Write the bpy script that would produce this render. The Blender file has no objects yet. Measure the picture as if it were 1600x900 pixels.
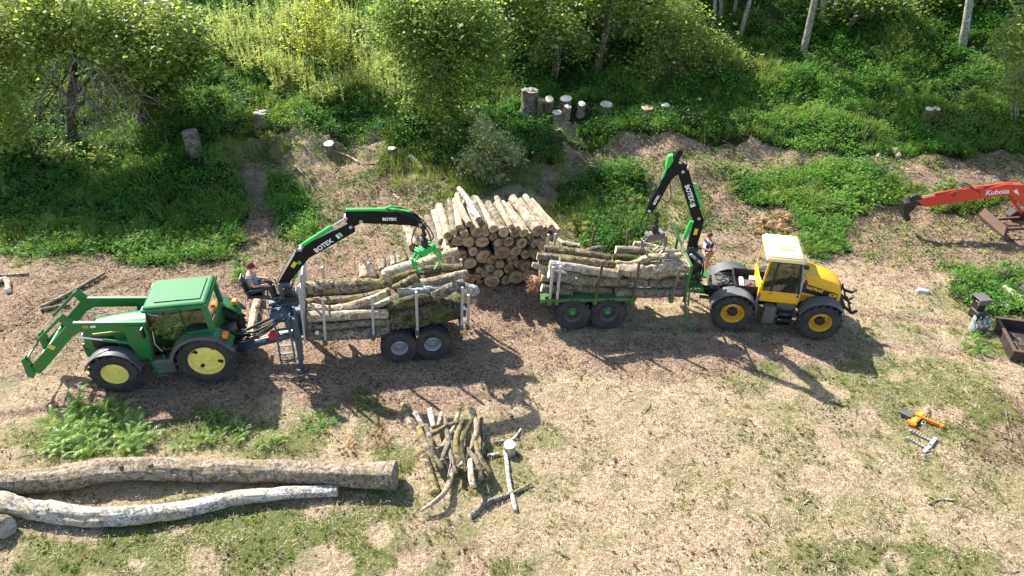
import bpy, math, random
import numpy as np
from mathutils import Vector, Matrix, noise as mnoise
R = math.radians
C = bpy.context.scene.collection
scene = bpy.context.scene

# ------------------------------------------------------------ camera, sky, sun, exposure
CAM_H, FPX, PITCH = 14.0, 1080.0, R(35)
CT, ST = math.cos(PITCH), math.sin(PITCH)
cam_d = bpy.data.cameras.new('camera'); cam = bpy.data.objects.new('camera', cam_d); C.objects.link(cam)
cam.location = (0, 0, CAM_H); cam.rotation_euler = (R(90) - PITCH, 0, 0)
cam_d.sensor_width = 36; cam_d.lens = 36 * FPX / 1600; cam_d.clip_start = .1; cam_d.clip_end = 3000
scene.camera = cam
SUN_EL = R(42); SUN_DIR = Vector((-.70, .714, 0)).normalized()          # towards the sun, on the ground
world = bpy.data.worlds.new('World'); scene.world = world; world.use_nodes = True
wn = world.node_tree; sky = wn.nodes.new('ShaderNodeTexSky'); sky.sky_type = 'NISHITA'; sky.sun_disc = False
sky.sun_elevation = SUN_EL; sky.sun_rotation = math.atan2(SUN_DIR.x, SUN_DIR.y)
wn.links.new(sky.outputs[0], wn.nodes['Background'].inputs[0]); wn.nodes['Background'].inputs[1].default_value = .115
sd = bpy.data.lights.new('sun', 'SUN'); sd.energy = 5.0; sd.angle = R(.5); sd.color = (1, .965, .91)
sun = bpy.data.objects.new('sun', sd); C.objects.link(sun); sun.location = (-30, 30, 40)
sun.rotation_euler = Vector((SUN_DIR.x * math.cos(SUN_EL), SUN_DIR.y * math.cos(SUN_EL), math.sin(SUN_EL))).to_track_quat('Z', 'Y').to_euler()
scene.view_settings.view_transform = 'Standard'; scene.view_settings.look = 'None'
scene.view_settings.exposure = 1.5; scene.view_settings.gamma = 1
scene.cycles.max_bounces = 5; scene.cycles.transparent_max_bounces = 8
scene.cycles.diffuse_bounces = 3; scene.cycles.glossy_bounces = 2; scene.cycles.transmission_bounces = 3
scene.cycles.use_denoising = True
scene.render.engine = 'CYCLES'

# ------------------------------------------------------------ measuring helpers (photo pixel -> place in the world)
def ray(px, py):
    u = (px - 800) / FPX; v = (py - 450) / FPX
    return (u, CT - v * ST, -(ST + v * CT))
def gz(px, py, z=0.):
    d = ray(px, py); t = (CAM_H - z) / -d[2]
    return Vector((d[0] * t, d[1] * t, z))
def W(px, py, Y):
    d = ray(px, py); t = Y / d[1]
    return Vector((d[0] * t, Y, CAM_H + d[2] * t))
def project(x, y, z):
    z = z - CAM_H; t = np.maximum(y * CT - z * ST, .1); v = (-z * CT - y * ST) / t
    return 800 + FPX * x / t, 450 + FPX * v

# ------------------------------------------------------------ numpy noise
_rs = np.random.RandomState(5); _lat = _rs.rand(256, 256)
def vnoise(x, y):
    xi = np.floor(x).astype(int); yi = np.floor(y).astype(int); fx = x - xi; fy = y - yi
    fx = fx * fx * (3 - 2 * fx); fy = fy * fy * (3 - 2 * fy)
    a = _lat[xi & 255, yi & 255]; b = _lat[(xi + 1) & 255, yi & 255]; c = _lat[xi & 255, (yi + 1) & 255]; d = _lat[(xi + 1) & 255, (yi + 1) & 255]
    return (a * (1 - fx) + b * fx) * (1 - fy) + (c * (1 - fx) + d * fx) * fy
def fbm(x, y, o=4):
    s = 0; a = .5; n = 0
    for k in range(o):
        s = s + a * vnoise(x * 2 ** k + 17 * k, y * 2 ** k + 31 * k); n += a; a *= .55
    return s / n
def inpoly(px, py, P):
    r = np.zeros(np.shape(px), bool); n = len(P); j = n - 1
    for i in range(n):
        xi, yi = P[i]; xj, yj = P[j]
        c = ((yi > py) != (yj > py)) & (px < (xj - xi) * (py - yi) / (yj - yi + 1e-9) + xi)
        r ^= c; j = i
    return r

# ------------------------------------------------------------ terrain height
def base_h(x, y):
    x = np.asarray(x, float); y = np.asarray(y, float)
    d = np.maximum(y - 24.0, 0)
    h = .34 * (d - 3.0 * (1 - np.exp(-d / 3.0)))
    h = h + .10 * np.maximum(y - 36, 0)
    return h
def rut(x, y):
    yc_ = np.interp(x, [-24, -9, -3, 2, 8, 14, 26], [12.2, 15.9, 17.1, 18.6, 18.4, 17.2, 13.5]); r = np.exp(-((np.abs(y - yc_) - .82) / .2) ** 2)
    return r * (.45 + .55 * (fbm(x * 1.2, y * .3, 3) > .45))
VEG = [
 [(-1100, -300), (2700, -300), (2700, 250), (1600, 255), (1400, 245), (1250, 240), (1180, 222), (1060, 216), (960, 218), (900, 222), (860, 262), (780, 246), (640, 236), (500, 214), (400, 215), (340, 225), (320, 235), (200, 262), (-1100, 262)],
 [(-1100, 230), (200, 240), (345, 232), (365, 270), (388, 335), (396, 400), (330, 402), (200, 405), (100, 392), (-1100, 388)],
 [(865, 300), (920, 262), (1005, 268), (1020, 340), (1000, 392), (920, 390), (880, 350)],
 [(1130, 296), (1215, 282), (1260, 268), (1330, 266), (1440, 292), (1440, 316), (1370, 322), (1312, 340), (1320, 395), (1280, 408), (1250, 375), (1235, 335), (1170, 320)],
 [(408, 262), (462, 285), (492, 372), (452, 378), (425, 325)],
 [(1440, 302), (1560, 300), (1575, 328), (1450, 334)],
 [(1515, 432), (1620, 425), (1640, 510), (1540, 500), (1500, 470)],
]
BARE = [
 [(878, 228), (1010, 222), (1130, 240), (1160, 290), (1060, 300), (1020, 270), (920, 262), (880, 300), (855, 262)],
 [(300, 222), (395, 235), (412, 250), (425, 330), (440, 400), (385, 420), (392, 340), (365, 270), (340, 250)],
 [(1040, 224), (1250, 234), (1620, 246), (1620, 300), (1450, 286), (1330, 262), (1230, 266), (1130, 292)],
 [(690, 190), (730, 195), (720, 215), (690, 210)],
 [(870, 185), (905, 190), (900, 215), (872, 212)],
]
GREEN = [
 ((340, 840), (420, 60), 1.), ((590, 770), (120, 90), .9), ((800, 730), (130, 80), .75), ((100, 700), (150, 60), .9), ((380, 680), (200, 45), .9),
 ((1450, 620), (190, 75), .85), ((1560, 520), (90, 70), .95), ((1290, 600), (150, 55), .8), ((1350, 880), (220, 45), .9), ((1500, 740), (90, 40), .7), ((1000, 870), (120, 40), .35), ((560, 655), (90, 50), .8),
 ((1400, 760), (140, 40), .45), ((620, 265), (180, 55), .75), ((450, 240), (70, 50), .7), ((1000, 330), (130, 70), .6), ((1200, 350), (60, 60), .2), ((1540, 790), (100, 60), .6), ((1500, 480), (90, 50), .7), ((100, 240), (400, 120), .8), ((700, 200), (1200, 30), .5), ((380, 890), (500, 40), .9), ((1250, 280), (200, 40), .5), ((1560, 440), (60, 20), .6), ((1490, 420), (40, 9), .9), ((960, 590), (130, 25), .25), ((740, 330), (60, 40), .4), ((1340, 740), (380, 170), .62), ((780, 850), (260, 70), .5), ((1150, 640), (160, 50), .4), ((700, 270), (200, 45), .85), ((860, 330), (90, 80), .9), ((480, 320), (60, 70), .7), ((1080, 350), (70, 40), .4), ((1150, 250), (120, 25), .35), ((1450, 265), (200, 22), .4), ((1420, 540), (120, 60), .6)]
DIRT = [
 ((330, 480), (560, 130), 1.), ((600, 560), (280, 90), .85), ((980, 560), (220, 45), .7), ((380, 350), (90, 150), 1.), ((560, 320), (200, 90), .7), ((1030, 265), (200, 60), .95), ((1480, 360), (220, 75), 1.), ((1180, 330), (110, 90), .75), ((1450, 270), (260, 50), .9), ((260, 620), (190, 45), 1.), ((1200, 545), (150, 45), .6), ((800, 500), (120, 60), .8), ((1580, 680), (60, 60), .7), ((180, 540), (260, 110), .5), ((790, 430), (70, 60), 1.), ((1500, 880), (160, 50), .3), ((690, 860), (120, 50), .5), ((280, 395), (300, 30), .9)]
def soft(px, py, L, wn_):
    m = np.zeros(np.shape(px))
    for (c, r, s) in L:
        q = ((px - c[0]) / r[0]) ** 2 + ((py - c[1]) / r[1]) ** 2
        m = np.maximum(m, s * np.clip(1.35 - q * .9 + (wn_ - .5) * 1.5, 0, 1))
    return m
def cover(x, y):
    """what grows where: (veg, green, dirt) per ground point"""
    h = base_h(x, y); px, py = project(x, y, h)
    w1 = fbm(x * .5 + 40, y * .5 + 9); w2 = fbm(x * .5 + 140, y * .5 + 79); w3 = fbm(x * 1.3 + 3, y * 1.3 + 55); w4 = fbm(x * .9 + 63, y * .9 + 5, 5)
    wx = px + (w1 - .5) * 60 + (w3 - .5) * 34; wy = py + (w2 - .5) * 40 + (w3 - .5) * 20
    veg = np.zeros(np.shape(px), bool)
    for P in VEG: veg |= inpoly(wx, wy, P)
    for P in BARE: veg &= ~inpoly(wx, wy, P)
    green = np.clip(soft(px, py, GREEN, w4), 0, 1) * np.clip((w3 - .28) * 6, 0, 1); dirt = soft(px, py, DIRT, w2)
    out = (px < -250) | (px > 1850) | (py > 1050)
    green = np.where(out, np.clip((w4 - .42) * 4, 0, .8), green); dirt = np.where(out, np.clip((w2 - .5) * 4, 0, .8), dirt)
    dirt = np.maximum(dirt, rut(x, y) * .9); green = green * (1 - .8 * rut(x, y))
    return veg, green, dirt
def height(x, y):
    x = np.asarray(x, float); y = np.asarray(y, float)
    h = base_h(x, y); k = np.clip((y - 24) / 6, 0, 1)
    h = h + np.clip((y - 20) / 4, 0, 1) * (fbm(x * .9 + 31, y * .9 + 12, 3) - .5) * .35 + k * ((fbm(x * .16 + 5, y * .16 + 3, 3) - .5) * 1.5 + (fbm(x * .55 + 8, y * .55, 3) - .5) * 1.1)
    h = h + (fbm(x * 1.1 + 2, y * 1.1 + 70, 4) - .5) * .13 * np.clip((np.hypot(x, y - 15) - 0) / 5, .6, 1) + (fbm(x * 3.1 + 2, y * 3.1 + 7, 2) - .5) * .05
    return h
_h0 = height
def height(x, y): return _h0(x, y) - .05 * rut(np.asarray(x, float), np.asarray(y, float)) + .02
def hz(x, y): return float(height(np.array([x]), np.array([y]))[0])
def T(px, py):
    d = ray(px, py); t = np.arange(12, 160, .05); z = CAM_H + d[2] * t; hh = height(d[0] * t, d[1] * t)
    i = int(np.argmax(z < hh)) if (z < hh).any() else -1
    return Vector((d[0] * t[i], d[1] * t[i], float(hh[i])))

# ------------------------------------------------------------ node helpers
class NT:
    def __init__(s, name):
        s.m = bpy.data.materials.new(name); s.m.use_nodes = True; s.t = s.m.node_tree; s.n = s.t.nodes; s.b = s.n['Principled BSDF']; s.out = s.n['Material Output']
    def new(s, t, **k):
        o = s.n.new('ShaderNode' + t)
        for a, v in k.items(): setattr(o, a, v)
        return o
    def put(s, sock, v):
        if isinstance(v, bpy.types.NodeSocket): s.t.links.new(v, sock)
        elif isinstance(v, (tuple, list)) and len(v) == 3 and sock.type == 'RGBA': sock.default_value = (*v, 1)
        else: sock.default_value = v
    def co(s, scale=(1, 1, 1), gen='Object'):
        c = s.new('TexCoord'); mp = s.new('Mapping'); mp.inputs['Scale'].default_value = scale; s.t.links.new(c.outputs[gen], mp.inputs[0]); return mp.outputs[0]
    def noise(s, vec, scale, detail=4, rough=.6, dist=0):
        o = s.new('TexNoise'); s.put(o.inputs['Vector'], vec); o.inputs['Scale'].default_value = scale; o.inputs['Detail'].default_value = detail; o.inputs['Roughness'].default_value = rough; o.inputs['Distortion'].default_value = dist
        return o.outputs['Fac']
    def ramp(s, f, stops):
        o = s.new('ValToRGB'); s.put(o.inputs[0], f); e = o.color_ramp.elements
        while len(e) < len(stops): e.new(.5)
        for i, (p, c) in enumerate(stops):
            e[i].position = p; e[i].color = (*c, 1) if isinstance(c, tuple) else (c, c, c, 1)
        return o.outputs[0]
    def mix(s, f, a, b, blend='MIX'):
        o = s.new('Mix', data_type='RGBA', blend_type=blend); s.put(o.inputs[0], f); s.put(o.inputs[6], a); s.put(o.inputs[7], b); return o.outputs[2]
    def math(s, op, a, b=0.):
        o = s.new('Math', operation=op); s.put(o.inputs[0], a); s.put(o.inputs[1], b); return o.outputs[0]
    def attr(s, name):
        o = s.new('Attribute'); o.attribute_name = name; return o
    def bump(s, h, strength=.3, dist=.02):
        o = s.new('Bump'); s.put(o.inputs['Height'], h); o.inputs['Strength'].default_value = strength; o.inputs['Distance'].default_value = dist
        s.t.links.new(o.outputs[0], s.b.inputs['Normal']); return o
    def set(s, **k):
        for a, v in k.items(): s.put(s.b.inputs[a.replace('_', ' ')], v)
        return s.m
def paint(name, col, rough=.35, dirt=.25, metal=0., dcol=(.16, .12, .08), scale=3., spec=.5):
    t = NT(name); v = t.co(); f = t.noise(v, scale, 6, .7); f2 = t.noise(v, scale * 9, 3, .6)
    k = t.math('MULTIPLY', t.ramp(f, [(.42, 0.), (.75, 1.)]), dirt)
    c = t.mix(t.math('MULTIPLY', t.ramp(f2, [(.35, 0.), (.7, 1.)]), .18), col, tuple(x * .72 for x in col))
    t.set(Base_Color=t.mix(k, c, dcol), Metallic=metal, Roughness=t.math('ADD', t.math('MULTIPLY', f, .3), rough - .12), Specular_IOR_Level=spec); return t.m

# ------------------------------------------------------------ mesh builder
class MB:
    def __init__(s): s.v = []; s.f = []; s.mi = []
    def add(s, vs, fs, m=0):
        b = len(s.v); s.v += [tuple(p) for p in vs]
        for f in fs: s.f.append(tuple(b + i for i in f)); s.mi.append(m)
        return s
    def box(s, c, d, m=0, rot=None, taper=(1, 1)):
        x, y, z = (k / 2 for k in d); tx, ty = taper
        vs = [Vector(p) for p in [(-x, -y, -z), (x, -y, -z), (x, y, -z), (-x, y, -z), (-x * tx, -y * ty, z), (x * tx, -y * ty, z), (x * tx, y * ty, z), (-x * tx, y * ty, z)]]
        if rot is not None: vs = [rot @ p for p in vs]
        return s.add([p + Vector(c) for p in vs], [(3, 2, 1, 0), (4, 5, 6, 7), (0, 1, 5, 4), (1, 2, 6, 5), (2, 3, 7, 6), (3, 0, 4, 7)], m)
    def beam(s, a, b, w, h, m=0, w2=None, h2=None, side=(0, 1, 0)):
        """box from a to b: w along `side`, h across"""
        a = Vector(a); b = Vector(b); d = (b - a).normalized(); sd_ = Vector(side); sd_ = (sd_ - d * sd_.dot(d)).normalized(); u = d.cross(sd_)
        w2 = w if w2 is None else w2; h2 = h if h2 is None else h2; vs = []
        for p, ww, hh in ((a, w, h), (b, w2, h2)):
            for i, j in ((-1, -1), (1, -1), (1, 1), (-1, 1)): vs.append(p + sd_ * ww / 2 * i + u * hh / 2 * j)
        return s.add(vs, [(0, 1, 2, 3), (7, 6, 5, 4), (0, 4, 5, 1), (1, 5, 6, 2), (2, 6, 7, 3), (3, 7, 4, 0)], m)
    def prism(s, poly, y0, y1, m=0, y0b=None, y1b=None):
        n = len(poly); vs = [(x, y0, z) for x, z in poly] + [(x, y1, z) for x, z in poly]
        fs = [tuple(range(n)), tuple(range(2 * n - 1, n - 1, -1))] + [(i, n + i, n + (i + 1) % n, (i + 1) % n) for i in range(n)]
        return s.add(vs, fs, m)
    def tube(s, pts, rad, seg=8, m=0, cap=None, lump=0., seed=0, ell=1.):
        pts = [Vector(p) for p in pts]; n = len(pts)
        if not hasattr(rad, '__len__'): rad = [rad] * n
        d0 = (pts[1] - pts[0]).normalized(); up = Vector((0, 0, 1)) if abs(d0.z) < .9 else Vector((1, 0, 0)); a = d0.cross(up).normalized(); b = len(s.v); rg = random.Random(seed)
        ph = [rg.uniform(0, 6.28) for _ in range(4)]
        for i, p in enumerate(pts):
            d = (pts[min(i + 1, n - 1)] - pts[max(i - 1, 0)]).normalized(); a = (a - d * a.dot(d)).normalized(); c = d.cross(a)
            for k in range(seg):
                t = 2 * math.pi * k / seg; r = rad[i]
                if lump: r *= 1 + lump * (math.sin(2 * t + ph[0] + i * .35) * .5 + math.sin(3 * t + ph[1] - i * .5) * .4 + math.sin(5 * t + ph[2] + i) * .25 + rg.uniform(-.35, .35))
                s.v.append(tuple(p + a * math.cos(t) * r + c * math.sin(t) * r * ell))
        for i in range(n - 1):
            for k in range(seg):
                s.f.append((b + i * seg + k, b + i * seg + (k + 1) % seg, b + (i + 1) * seg + (k + 1) % seg, b + (i + 1) * seg + k)); s.mi.append(m)
        cm = m if cap is None else cap
        s.f.append(tuple(b + k for k in range(seg - 1, -1, -1))); s.mi.append(cm)
        s.f.append(tuple(b + (n - 1) * seg + k for k in range(seg))); s.mi.append(cm)
        return s
    def cyl(s, a, b, r, seg=16, m=0, r2=None): return s.tube([a, b], [r, r if r2 is None else r2], seg, m)
    def lathe(s, prof, c=(0, 0, 0), seg=32, m=0, axis='y', ms=None):
        b = len(s.v); n = len(prof)
        for k in range(seg):
            t = 2 * math.pi * k / seg
            for r, y in prof:
                p = (r * math.cos(t), y, r * math.sin(t)) if axis == 'y' else (r * math.cos(t), r * math.sin(t), y)
                s.v.append((p[0] + c[0], p[1] + c[1], p[2] + c[2]))
        for k in range(seg):
            k2 = (k + 1) % seg
            for j in range(n - 1):
                s.f.append((b + k * n + j, b + k * n + j + 1, b + k2 * n + j + 1, b + k2 * n + j)); s.mi.append(ms[j] if ms else m)
        return s
    def build(s, name, mats, parent=None, smooth=35, bevel=0., loc=(0, 0, 0), rz=0., sub=0):
        me = bpy.data.meshes.new(name); me.from_pydata(s.v, [], s.f)
        for mt in (mats if isinstance(mats, (list, tuple)) else [mats]): me.materials.append(mt)
        me.polygons.foreach_set('material_index', s.mi); me.update()
        o = bpy.data.objects.new(name, me); C.objects.link(o); o.location = loc; o.rotation_euler = (0, 0, rz)
        if parent: o.parent = parent
        if smooth:
            me.polygons.foreach_set('use_smooth', [True] * len(me.polygons)); me.set_sharp_from_angle(angle=R(smooth))
        if bevel:
            bv = o.modifiers.new('bevel', 'BEVEL'); bv.width = bevel; bv.segments = 2; bv.limit_method = 'ANGLE'; bv.angle_limit = R(35); bv.use_clamp_overlap = True
        return o
def tag(o, label=None, cat=None, group=None, kind=None):
    if label: o['label'] = label
    if cat: o['category'] = cat
    if group: o['group'] = group
    if kind: o['kind'] = kind
    return o
def thing(name, label, cat, loc=(0, 0, 0), rz=0., group=None):
    o = bpy.data.objects.new(name, None); C.objects.link(o); o.location = loc; o.rotation_euler = (0, 0, rz); o.empty_display_size = .3
    return tag(o, label, cat, group)
def text(s, size, parent, loc, rot, mat, name='lettering', ext=.004, shear=0., bold=0.):
    cu = bpy.data.curves.new(name, 'FONT'); cu.body = s; cu.size = size; cu.extrude = ext; cu.align_x = 'CENTER'; cu.align_y = 'CENTER'; cu.shear = shear; cu.offset = bold; cu.resolution_u = 3
    o = bpy.data.objects.new(name, cu); C.objects.link(o); o.parent = parent; o.location = loc; o.rotation_euler = rot; cu.materials.append(mat); return o
class Fr:
    """a vehicle's frame: origin from a ground contact in the photo, heading in degrees"""
    def __init__(s, pix, yaw, lat):
        s.a = R(yaw); s.ex = Vector((math.cos(s.a), math.sin(s.a), 0)); s.ey = Vector((-math.sin(s.a), math.cos(s.a), 0)); s.o = gz(*pix) - s.ey * lat
    def L(s, px, py, lat):                       # local point on the vertical plane at lateral offset lat
        d = Vector(ray(px, py)); o = Vector((0, 0, CAM_H)); t = ((s.o - o).dot(s.ey) + lat) / d.dot(s.ey); p = o + d * t
        return Vector(((p - s.o).dot(s.ex), lat, p.z))
    def world(s, p): return s.o + s.ex * p[0] + s.ey * p[1] + Vector((0, 0, p[2]))

# ------------------------------------------------------------ numpy scatter of leaf quads
def rotm(yaw, pitch, roll):
    cy, sy, cp, sp, cr, sr = np.cos(yaw), np.sin(yaw), np.cos(pitch), np.sin(pitch), np.cos(roll), np.sin(roll)
    M = np.empty((len(yaw), 3, 3)); M[:, 0, 0] = cy * cp; M[:, 0, 1] = cy * sp * sr - sy * cr; M[:, 0, 2] = cy * sp * cr + sy * sr
    M[:, 1, 0] = sy * cp; M[:, 1, 1] = sy * sp * sr + cy * cr; M[:, 1, 2] = sy * sp * cr - cy * sr; M[:, 2, 0] = -sp; M[:, 2, 1] = cp * sr; M[:, 2, 2] = cp * cr
    return M
def quads(name, V, tint, mat, parent=None):
    """V: (n,4,3) array of quads; tint: (n,) value per quad"""
    n = len(V); me = bpy.data.meshes.new(name); me.vertices.add(4 * n); me.vertices.foreach_set('co', V.reshape(-1).astype(np.float32))
    me.loops.add(4 * n); me.loops.foreach_set('vertex_index', np.arange(4 * n, dtype=np.int32)); me.polygons.add(n)
    me.polygons.foreach_set('loop_start', np.arange(0, 4 * n, 4, dtype=np.int32)); me.polygons.foreach_set('loop_total', np.full(n, 4, np.int32))
    at = me.attributes.new('tint', 'FLOAT', 'FACE'); at.data.foreach_set('value', tint.astype(np.float32)); me.materials.append(mat); me.update(); me.validate()
    o = bpy.data.objects.new(name, me); C.objects.link(o)
    if parent: o.parent = parent
    return o
def scatter(tmpl, pos, yaw, pitch, roll, sc):
    """template (k,4,3) placed n times -> (n*k,4,3)"""
    M = rotm(yaw, pitch, roll); P = np.einsum('nij,kqj->nkqi', M, tmpl) * np.reshape(sc, (-1, 1, 1, 1)) + pos[:, None, None, :]
    return P.reshape(-1, 4, 3)
LEAF = np.array([[[0, 0, 0], [.45, -.32, .05], [1, 0, -.04], [.45, .32, .05]]]) * 1.0
def blades(n, h, w, seed, lean=.5):
    r = np.random.RandomState(seed); q = []
    for i in range(n):
        a = r.uniform(0, 6.28); l = r.uniform(.2, lean); x, y = r.uniform(-.4, .4, 2) * h; hh = h * r.uniform(.6, 1.1); dx, dy = math.cos(a) * l * hh, math.sin(a) * l * hh; px_, py_ = -math.sin(a) * w / 2, math.cos(a) * w / 2
        q.append([[x - px_, y - py_, 0], [x + px_, y + py_, 0], [x + dx + px_ * .25, y + dy + py_ * .25, hh], [x + dx - px_ * .25, y + dy - py_ * .25, hh]])
    return np.array(q)
def frond(n=9, L=1.0, wid=.42, arch=.45):
    """one bracken frond along +x: rachis and paired pinnae, arching"""
    q = []
    def P(t): return np.array([L * t * (1 - .12 * t), 0, arch * L * math.sin(min(t * 2.2, 3.0)) * (1 - .35 * t)])
    for i in range(n):
        t0 = .18 + .8 * i / n; p = P(t0); p2 = P(t0 + .07); w = wid * L * (1 - (i / n) ** 1.3) * .5 + .02
        for sg in (-1, 1):
            q.append([p, p * .4 + p2 * .6 + np.array([w * .28, sg * w * .55, -.02]), p2 + np.array([w * .45, sg * w, -.07 * w - .03]), p2])
    q.append([P(0) + [0, -.008, 0], P(0) + [0, .008, 0], P(.3) + [0, .006, 0], P(.3) - [0, .006, 0]])
    return np.array(q)
def clump(parts, seed, n, pit=(.0, .5), spread=.1, sc=(.7, 1.1)):
    r = np.random.RandomState(seed); k = n
    pos = np.c_[r.uniform(-spread, spread, (k, 2)), np.zeros(k)]
    return scatter(parts, pos, r.uniform(0, 6.28, k), -r.uniform(*pit, k), r.uniform(-.3, .3, k), r.uniform(*sc, k))
def leaf_clump(n, rad, ls, seed, flat=.6, up=.0):
    r = np.random.RandomState(seed); p = r.normal(0, rad * .5, (n, 3)); p[:, 2] = np.abs(p[:, 2]) * flat + up
    return scatter(LEAF, p, r.uniform(0, 6.28, n), r.uniform(-.6, .7, n), r.uniform(-.6, .6, n), ls * r.uniform(.7, 1.3, n))

STUMP_PX = [(306, 240), (412, 195), (516, 235), (614, 243), (826, 180), (844, 178), (857, 177), (870, 183), (883, 172), (884, 184), (907, 180), (946, 172), (1009, 184), (1036, 181), (1445, 184), (1456, 184)]
def keepout(x, y):
    """undergrowth stands clear of the near side of every stump"""
    k = np.zeros(len(x), bool)
    for a, c in STUMP_PX: p = T(a, c); k |= (np.abs(x - p.x) < .42) & (y < p.y + .2) & (y > p.y - .8)
    return k
# ============================================================ MATERIALS OF THE LAND
def mat_ground():
    t = NT('ground'); v = t.co(); va = t.co((1, 1, 1))
    g, d, vg = (t.attr(k).outputs['Fac'] for k in ('green', 'dirt', 'veg'))
    n1 = t.noise(v, 2.2, 6, .7); n2 = t.noise(v, 14, 5, .7); n3 = t.noise(v, 55, 3, .7)
    f1 = t.noise(t.co((9, 60, 9)), 1., 3, .7, .8)
    mp = t.new('Mapping'); mp.inputs['Rotation'].default_value = (0, 0, .9); mp.inputs['Scale'].default_value = (60, 9, 9); t.put(mp.inputs[0], t.co())
    f2 = t.noise(mp.outputs[0], 1., 3, .7, .8)
    fib = t.math('MAXIMUM', f1, f2)
    straw = t.ramp(fib, [(.41, (.075, .052, .028)), (.51, (.37, .28, .16)), (.61, (.68, .555, .36))])  # darkest stop stands for shade in the crevices between fibres
    straw = t.mix(t.ramp(n1, [(.4, 0.), (.66, .7)]), straw, (.31, .215, .12)); straw = t.mix(t.ramp(t.noise(v, .9, 5, .65), [(.50, 0.), (.62, .6)]), straw, t.mix(fib, (.09, .105, .03), (.33, .31, .15))); straw = t.mix(t.ramp(t.noise(v, 4.5, 4, .7), [(.53, 0.), (.64, .7)]), straw, (.17, .12, .065))
    dirt = t.ramp(n2, [(.36, (.045, .026, .015)), (.5, (.27, .18, .12)), (.64, (.46, .34, .235))])  # low stop paints shaded crevices into the soil colour
    dirt = t.mix(t.ramp(fib, [(.54, 0.), (.66, .85)]), dirt, (.50, .37, .24)); dirt = t.mix(t.ramp(t.noise(v, 1.4, 5, .7), [(.5, 0.), (.62, .6)]), dirt, (.17, .11, .07))
    green = t.ramp(n3, [(.3, (.045, .06, .015)), (.55, (.13, .155, .04)), (.75, (.25, .245, .08))])
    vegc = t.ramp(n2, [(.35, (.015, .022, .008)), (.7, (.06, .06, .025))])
    def m(f, a, b, noise_, lo=.35, hi=.65):
        k = t.math('ADD', f, t.math('MULTIPLY', t.math('SUBTRACT', noise_, .5), 1.1)); return t.mix(t.ramp(k, [(lo, 0.), (hi, 1.)]), a, b)
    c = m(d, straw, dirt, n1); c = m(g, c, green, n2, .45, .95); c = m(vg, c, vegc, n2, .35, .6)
    h = t.math('ADD', t.math('MULTIPLY', fib, .6), t.math('MULTIPLY', n2, .8))
    t.bump(h, 1., .09); t.set(Base_Color=c, Roughness=.95, Specular_IOR_Level=.15); return t.m
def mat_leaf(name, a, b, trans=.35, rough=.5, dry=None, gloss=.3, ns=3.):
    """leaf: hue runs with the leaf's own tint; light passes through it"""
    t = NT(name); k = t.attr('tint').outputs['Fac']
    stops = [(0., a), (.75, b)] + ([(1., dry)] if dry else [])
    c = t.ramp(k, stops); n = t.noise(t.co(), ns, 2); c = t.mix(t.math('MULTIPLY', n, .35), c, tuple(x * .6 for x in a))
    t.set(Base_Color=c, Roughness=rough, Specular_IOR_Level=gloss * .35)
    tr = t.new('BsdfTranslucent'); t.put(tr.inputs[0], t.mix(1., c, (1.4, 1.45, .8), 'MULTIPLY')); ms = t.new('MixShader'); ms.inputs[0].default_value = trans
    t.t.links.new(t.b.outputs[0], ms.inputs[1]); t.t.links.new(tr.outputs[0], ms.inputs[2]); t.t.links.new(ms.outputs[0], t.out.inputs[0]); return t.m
def mat_bark(name, a, b, c, moss=None, mossa=0., scale=6., bump=.6, spots=None):
    t = NT(name); v = t.co(); oi = t.new('ObjectInfo'); va = t.new('VectorMath', operation='ADD'); t.put(va.inputs[0], v)
    cm = t.new('CombineXYZ'); rr = t.math('MULTIPLY', oi.outputs['Random'], 90.)
    for i in range(3): t.put(cm.inputs[i], rr)
    t.put(va.inputs[1], cm.outputs[0]); v = va.outputs[0]
    n = t.noise(v, scale, 6, .72, .6); n2 = t.noise(v, scale * 5, 4, .7); n3 = t.noise(v, scale * .35, 3, .6)
    k = t.math('ADD', t.math('MULTIPLY', n, .5), t.math('MULTIPLY', n2, .5))
    col = t.ramp(k, [(.42, tuple(q * .8 for q in a)), (.47, a), (.51, b), (.58, c)])
    if spots: col = t.mix(t.ramp(n2, [(.58, 0.), (.66, .8)]), col, spots)
    if moss: col = t.mix(t.math('MULTIPLY', t.ramp(t.math('ADD', t.math('MULTIPLY', n3, .5), t.math('MULTIPLY', n, .5)), [(.47, 0.), (.56, 1.)]), mossa), col, moss)
    br = t.new('HueSaturation'); t.put(br.inputs['Color'], col); t.put(br.inputs['Value'], t.math('ADD', t.math('MULTIPLY', oi.outputs['Random'], .4), .8)); col = br.outputs[0]
    t.bump(k, min(1., bump * 1.4), .05); t.set(Base_Color=col, Roughness=.9, Specular_IOR_Level=.2); return t.m
def mat_cut(name, a=(.5, .36, .2), b=(.3, .19, .1)):
    t = NT(name); v = t.co(); n = t.noise(v, 7., 5, .7); w = t.noise(v, 45., 3, .7)
    oi = t.new('ObjectInfo'); k = t.math('ADD', t.math('MULTIPLY', n, .75), t.math('MULTIPLY', w, .3))
    k = t.math('ADD', k, t.math('MULTIPLY', t.math('SUBTRACT', oi.outputs['Random'], .5), .16))
    t.bump(w, .3, .01); t.set(Base_Color=t.ramp(k, [(.36, (b[0] * .5, b[1] * .5, b[2] * .5)), (.46, b), (.62, a)]), Roughness=.85); return t.m
M = {}
M['ground'] = mat_ground()
M['ivy'] = mat_leaf('ivy_leaf', (.04, .12, .022), (.16, .33, .055), 0.45, .55, (.30, .28, .07))
M['nettle'] = mat_leaf('nettle_leaf', (.06, .13, .03), (.24, .34, .09), 0.45, .6, (.40, .36, .16))
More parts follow.
